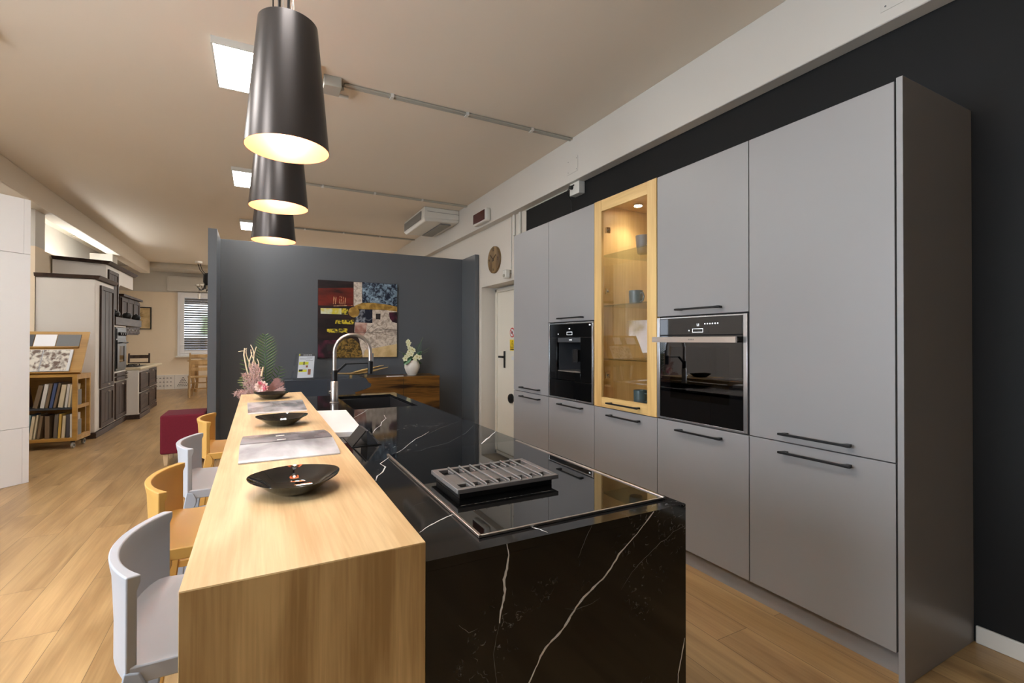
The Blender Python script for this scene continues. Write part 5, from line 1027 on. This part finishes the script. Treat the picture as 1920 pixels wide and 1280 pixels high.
MB().tube([(KX+.026, 8.96, 1.215), (KX+.06, 8.98, 1.22), (KX+.065, 9.16, 1.225), (KX+.06, 9.35, 1.22), (KX+.026, 9.37, 1.215)], .009, 8).build('handle', 'black_metal', o)
# pots on the mantel
for y, lb_ in ((9.0, 'small dark pot on the mantel shelf nearest the oven column'), (9.75, 'dark round pot in the middle of the mantel shelf'), (10.4, 'dark round pot at the far end of the mantel shelf')):
    t = thing('iron_pot', lb_, 'pot', (-1.880, y, 1.6006), 0, 'pots on the mantel shelf'); MB().lathe([(0, 0), (.035, 0), (.06, .02), (.066, .05), (.055, .075), (.05, .075), (.05, .02), (0, .015)], (0, 0, 0), 20).build('pot_body', 'black_metal', t, local=True)
    MB().lathe([(0, .076), (.055, .076), (.045, .092), (.01, .098), (.012, .112), (0, .114)], (0, 0, 0), 20).build('lid', 'black_metal', t, local=True)
# base units
for i, (y0, y1, x) in enumerate(((9.535, 10.36, -1.69), (10.365, 11.38, -1.75))):
    t = thing('rustic_base_unit', ['near rustic base unit with two dark drawers beside the oven column', 'far rustic base unit with two dark drawers at the worktop end'][i], 'cabinet', (x-.3, y0+.4, 0), 0, 'rustic base units')
    if i == 0: MB().box(-2.43, x, y0-.14 if False else y0, y1, .07, .775).build('body', 'masonry_white', t, bevel=.008)
    else: MB().box(-2.43, x, y0, y1, .07, .775).build('body', 'masonry_white', t, bevel=.008)
    MB().box(-2.43, x+.02, y0-.005*(i == 0), y1, 0, .07).build('plinth', 'brown_wood_h', t, bevel=.004)
    for z0, z1 in ((.42, .74), (.09, .40)):
        mb = MB(); a, b = y0+.06, y1-.04; f_ = .045; mb.box(x, x+.022, a, a+f_, z0, z1).box(x, x+.022, b-f_, b, z0, z1).box(x, x+.022, a+f_, b-f_, z0, z0+f_).box(x, x+.022, a+f_, b-f_, z1-f_, z1).box(x, x+.01, a+f_, b-f_, z0+f_, z1-f_)
        o = mb.build('drawer', 'brown_wood_h', t, bevel=.002); knob_at(o, x+.022, (a+b)/2, z1-.03)
tag(MB().box(-2.43, -1.66, 9.54, 11.42, .778, .818).build('stone_worktop', 'worktop_cream', bevel=.006), 'cream stone worktop over the rustic base units', 'worktop')
t = thing('gas_hob', 'black gas hob on the cream worktop', 'hob', (-1.98, 10.1, .82)); MB().box(-2.25, -1.74, 9.75, 10.45, .8185, .826).build('hob_plate', 'black_metal', t, bevel=.002)
mb = MB()
for x in (-2.12, -1.88):
    for y in (9.93, 10.27): mb.lathe([(0, 0), (.045, 0), (.04, .015), (0, .015)], (x, y, .8265), 16); mb.box(x-.08, x+.08, y-.004, y+.004, .845, .853).box(x-.004, x+.004, y-.08, y+.08, .845, .853).box(x-.08, x-.072, y-.01, y+.01, .8265, .85).box(x+.072, x+.08, y-.01, y+.01, .8265, .85)
mb.build('burner', 'black_metal', t)
t = thing('yellow_pitcher', 'yellow ceramic pitcher on the cream worktop', 'pitcher', (-1.93, 9.62, .8185)); MB().lathe([(0, 0), (.05, 0), (.065, .05), (.05, .11), (.035, .14), (.045, .17), (.04, .17), (.03, .14), (0, .05)], (-1.93, 9.62, .8188), 20).build('pitcher_body', 'yellow', t); MB().tube([(-1.97, 9.62, .96), (-2.02, 9.62, .95), (-2.02, 9.62, .88), (-1.985, 9.62, .86)], .007, 7).build('handle', 'yellow', t)
t = thing('brown_wall_cabinet', 'dark brown wall cabinet with small panel doors beyond the hood', 'cabinet', (-2.27, 11.2, 1.36))
MB().box(-2.43, -2.12, 10.5, 11.95, 1.36, 2.02).build('body', 'brown_wood_h', t, bevel=.003); MB().box(-2.43, -2.06, 10.46, 11.99, 2.02, 2.06).build('cornice', 'brown_wood_h', t, bevel=.004)
for k in range(3): panel_door(10.53+k*.475, 10.99+k*.475, 1.63, 2.0, -2.12, t, kz=1.66, slats=1, fw_=.06)
for k in range(5): o = MB().box(-2.12, -2.10, 10.53+k*.285, 10.80+k*.285, 1.38, 1.60).build('drawer', 'brown_wood_h', t, bevel=.003); knob_at(o, -2.10, 10.665+k*.285, 1.44, .018)

# ---------------------------------------------------------------- far dining corner
def rustic_chair(loc, rz, label, m='pine'):
    t = thing('dining_chair', label, 'chair', loc, rz)
    B = lambda mb, n: mb.build(n, m, t, local=True, bevel=.003)
    B(MB().box(-.2, .2, -.2, .2, .43, .455), 'seat')
    for s_ in (-1, 1):
        B(MB().beam((s_*.17, .17, .43), (s_*.18, .18, 0), .04, .04, .03, .03), 'leg')
        mb = MB(); mb.beam((s_*.175, -.20, 0), (s_*.175, -.175, .45), .035, .035); mb.beam((s_*.175, -.175, .45), (s_*.17, -.25, .98), .035, .035, .028, .028); B(mb, 'leg')
    mb = MB()
    for z, y in ((.62, -.20), (.76, -.222), (.91, -.243)): mb.box(-.165, .165, y-.01, y+.01, z-.035, z+.035)
    B(mb, 'backrest')
    mb = MB()
    for z in (.15, .28): mb.box(-.17, .17, .165, .185, z, z+.025); mb.box(-.185, -.165, -.19, .18, z+.03, z+.055).box(.165, .185, -.19, .18, z+.03, z+.055)
    B(mb, 'stretcher'); return t
rustic_chair((-1.18, 12.75, 0), math.radians(8), 'pale pine chair tucked to the left side of the far table')
rustic_chair((-.70, 12.35, 0), math.radians(0), 'pale pine chair partly hidden by the partition edge')
rustic_chair((-2.22, 12.35, 0), math.radians(180), 'dark brown chair seen above the cream worktop', 'brown_wood')
t = thing('dining_table', 'pale pine table with curved legs under the far window', 'table', (-.85, 13.45, 0))
MB().box(-1.42, -.3, 13.0, 13.95, .775, .805).build('tabletop', 'pine', t, bevel=.006); MB().box(-1.35, -.37, 13.06, 13.89, .67, .774).build('apron', 'pine', t)
for x, s_ in ((-1.33, -1), (-.39, 1)):
    for y, q in ((13.08, -1), (13.87, 1)): MB().tube([(x, y, .775), (x+.01*s_, y+.01*q, .55), (x-.02*s_, y-.01*q, .25), (x+.02*s_, y+.02*q, .0)], [.045, .05, .03, .035], 10).build('leg', 'pine', t)
t = thing('ceramic_dish', 'white dish on the far pine table', 'dish', (-1.1, 13.3, .806)); MB().lathe([(0, 0), (.06, 0), (.10, .035), (.095, .035), (.055, .008), (0, .008)], (-1.1, 13.3, .8055), 24).build('dish_body', 'stoneware', t)
# picture
t = thing('framed_picture', 'dark-framed line drawing on the beige far wall', 'picture', (-2.5, 14.99, 1.82))
mb = MB(); frame(mb, -2.78, -2.40, 1.53, 2.09, .022, 14.965, 14.998); mb.build('picture_frame', 'ink', t); MB().box(-2.76, -2.42, 14.985, 14.998, 1.55, 2.07).build('print', 'art_tan', t)
mb = MB(); rr = random.Random(4)
for k in range(9): z = 1.65+k*.035; mb.tube([(-2.72+rr.uniform(0, .06), 14.982, z), (-2.66, 14.982, z+rr.uniform(-.03, .03)), (-2.60+rr.uniform(-.03, .05), 14.982, z+.02)], .003, 5)
mb.build('drawing', 'ink', t)
# tiles panel
t = thing('tile_panel', 'low panel of cream tiles with dark tree and fish motifs', 'tile panel', (-2, 14.96, 0)); MB().box(-2.35, -1.45, 14.94, 14.998, 0.001, .365).build('tile', 'masonry_white', t, bevel=.003)
mb = MB()
for i in range(5):
    for j in range(3-0):
        x = -2.30+.075*i
        if i < 5: mb.box(x, x+.045, 14.936, 14.94, .08+.1*j, .088+.1*j).box(x+.01, x+.03, 14.936, 14.94, .088+.1*j, .10+.1*j)
for r in range(6):
    for k in range(r+1): mb.box(-1.72-.0225*r+.045*k-.015, -1.72-.0225*r+.045*k+.015, 14.936, 14.94, .28-.042*r, .297-.042*r)
for x in (-2.125, -1.9): mb.box(x, x+.003, 14.938, 14.94, 0.01, .36)
mb.build('tile_motif', 'dark_grey', t)
# chandelier
t = thing('chandelier', 'dark wrought-iron chandelier half hidden by the partition', 'chandelier', (-.74, 9.5, 2.3))
MB().lathe([(0, 0), (.05, .0), (.085, .05), (.085, .17), (.06, .2), (0, .2)], (-.74, 9.5, 2.18), 24).build('body', 'black_metal', t); MB().cyl((-.74, 9.5, 2.38), (-.74, 9.5, ZC-.002), .006, n=8).build('rod', 'black_metal', t)
mb = MB(); mb2 = MB()
for a in (2.7, 3.4, 4.1, 1.9, .6, 5.4):
    ca, sa = math.cos(a), math.sin(a)
    for (r1, z1, r2, z2) in ((.10, 2.12, .17, 2.16),):
        mb.tube([(-.74+ca*.05, 9.5+sa*.05, 2.22), (-.74+ca*.08, 9.5+sa*.08, 2.12), (-.74+ca*.13, 9.5+sa*.13, 2.09), (-.74+ca*.17, 9.5+sa*.17, 2.15)], .006, 6); MB().lathe([(0, 0), (.03, .01), (.035, .03), (0, .02)], (-.74+ca*.17, 9.5+sa*.17, 2.15), 12).build('candle_cup', 'stoneware', t)
for dx in (0, .03): mb.tube([(-.80+dx, 9.45, 2.34), (-.86+dx, 9.42, 2.42), (-.89+dx, 9.4, 2.52)], .006, 6)
mb2.lathe([(0, 0), (.05, .01), (.055, .04), (0, .03)], (-.88, 9.4, 2.52), 16); MB().cyl((-.87, 9.4, 2.03), (-.87, 9.4, 1.94), .018, n=10).build('pull_tassel', 'stoneware', t); mb.cyl((-.87, 9.4, 2.10), (-.87, 9.4, 2.03), .003, n=6)
mb.build('arm', 'black_metal', t); mb2.build('candle_cup', 'stoneware', t)
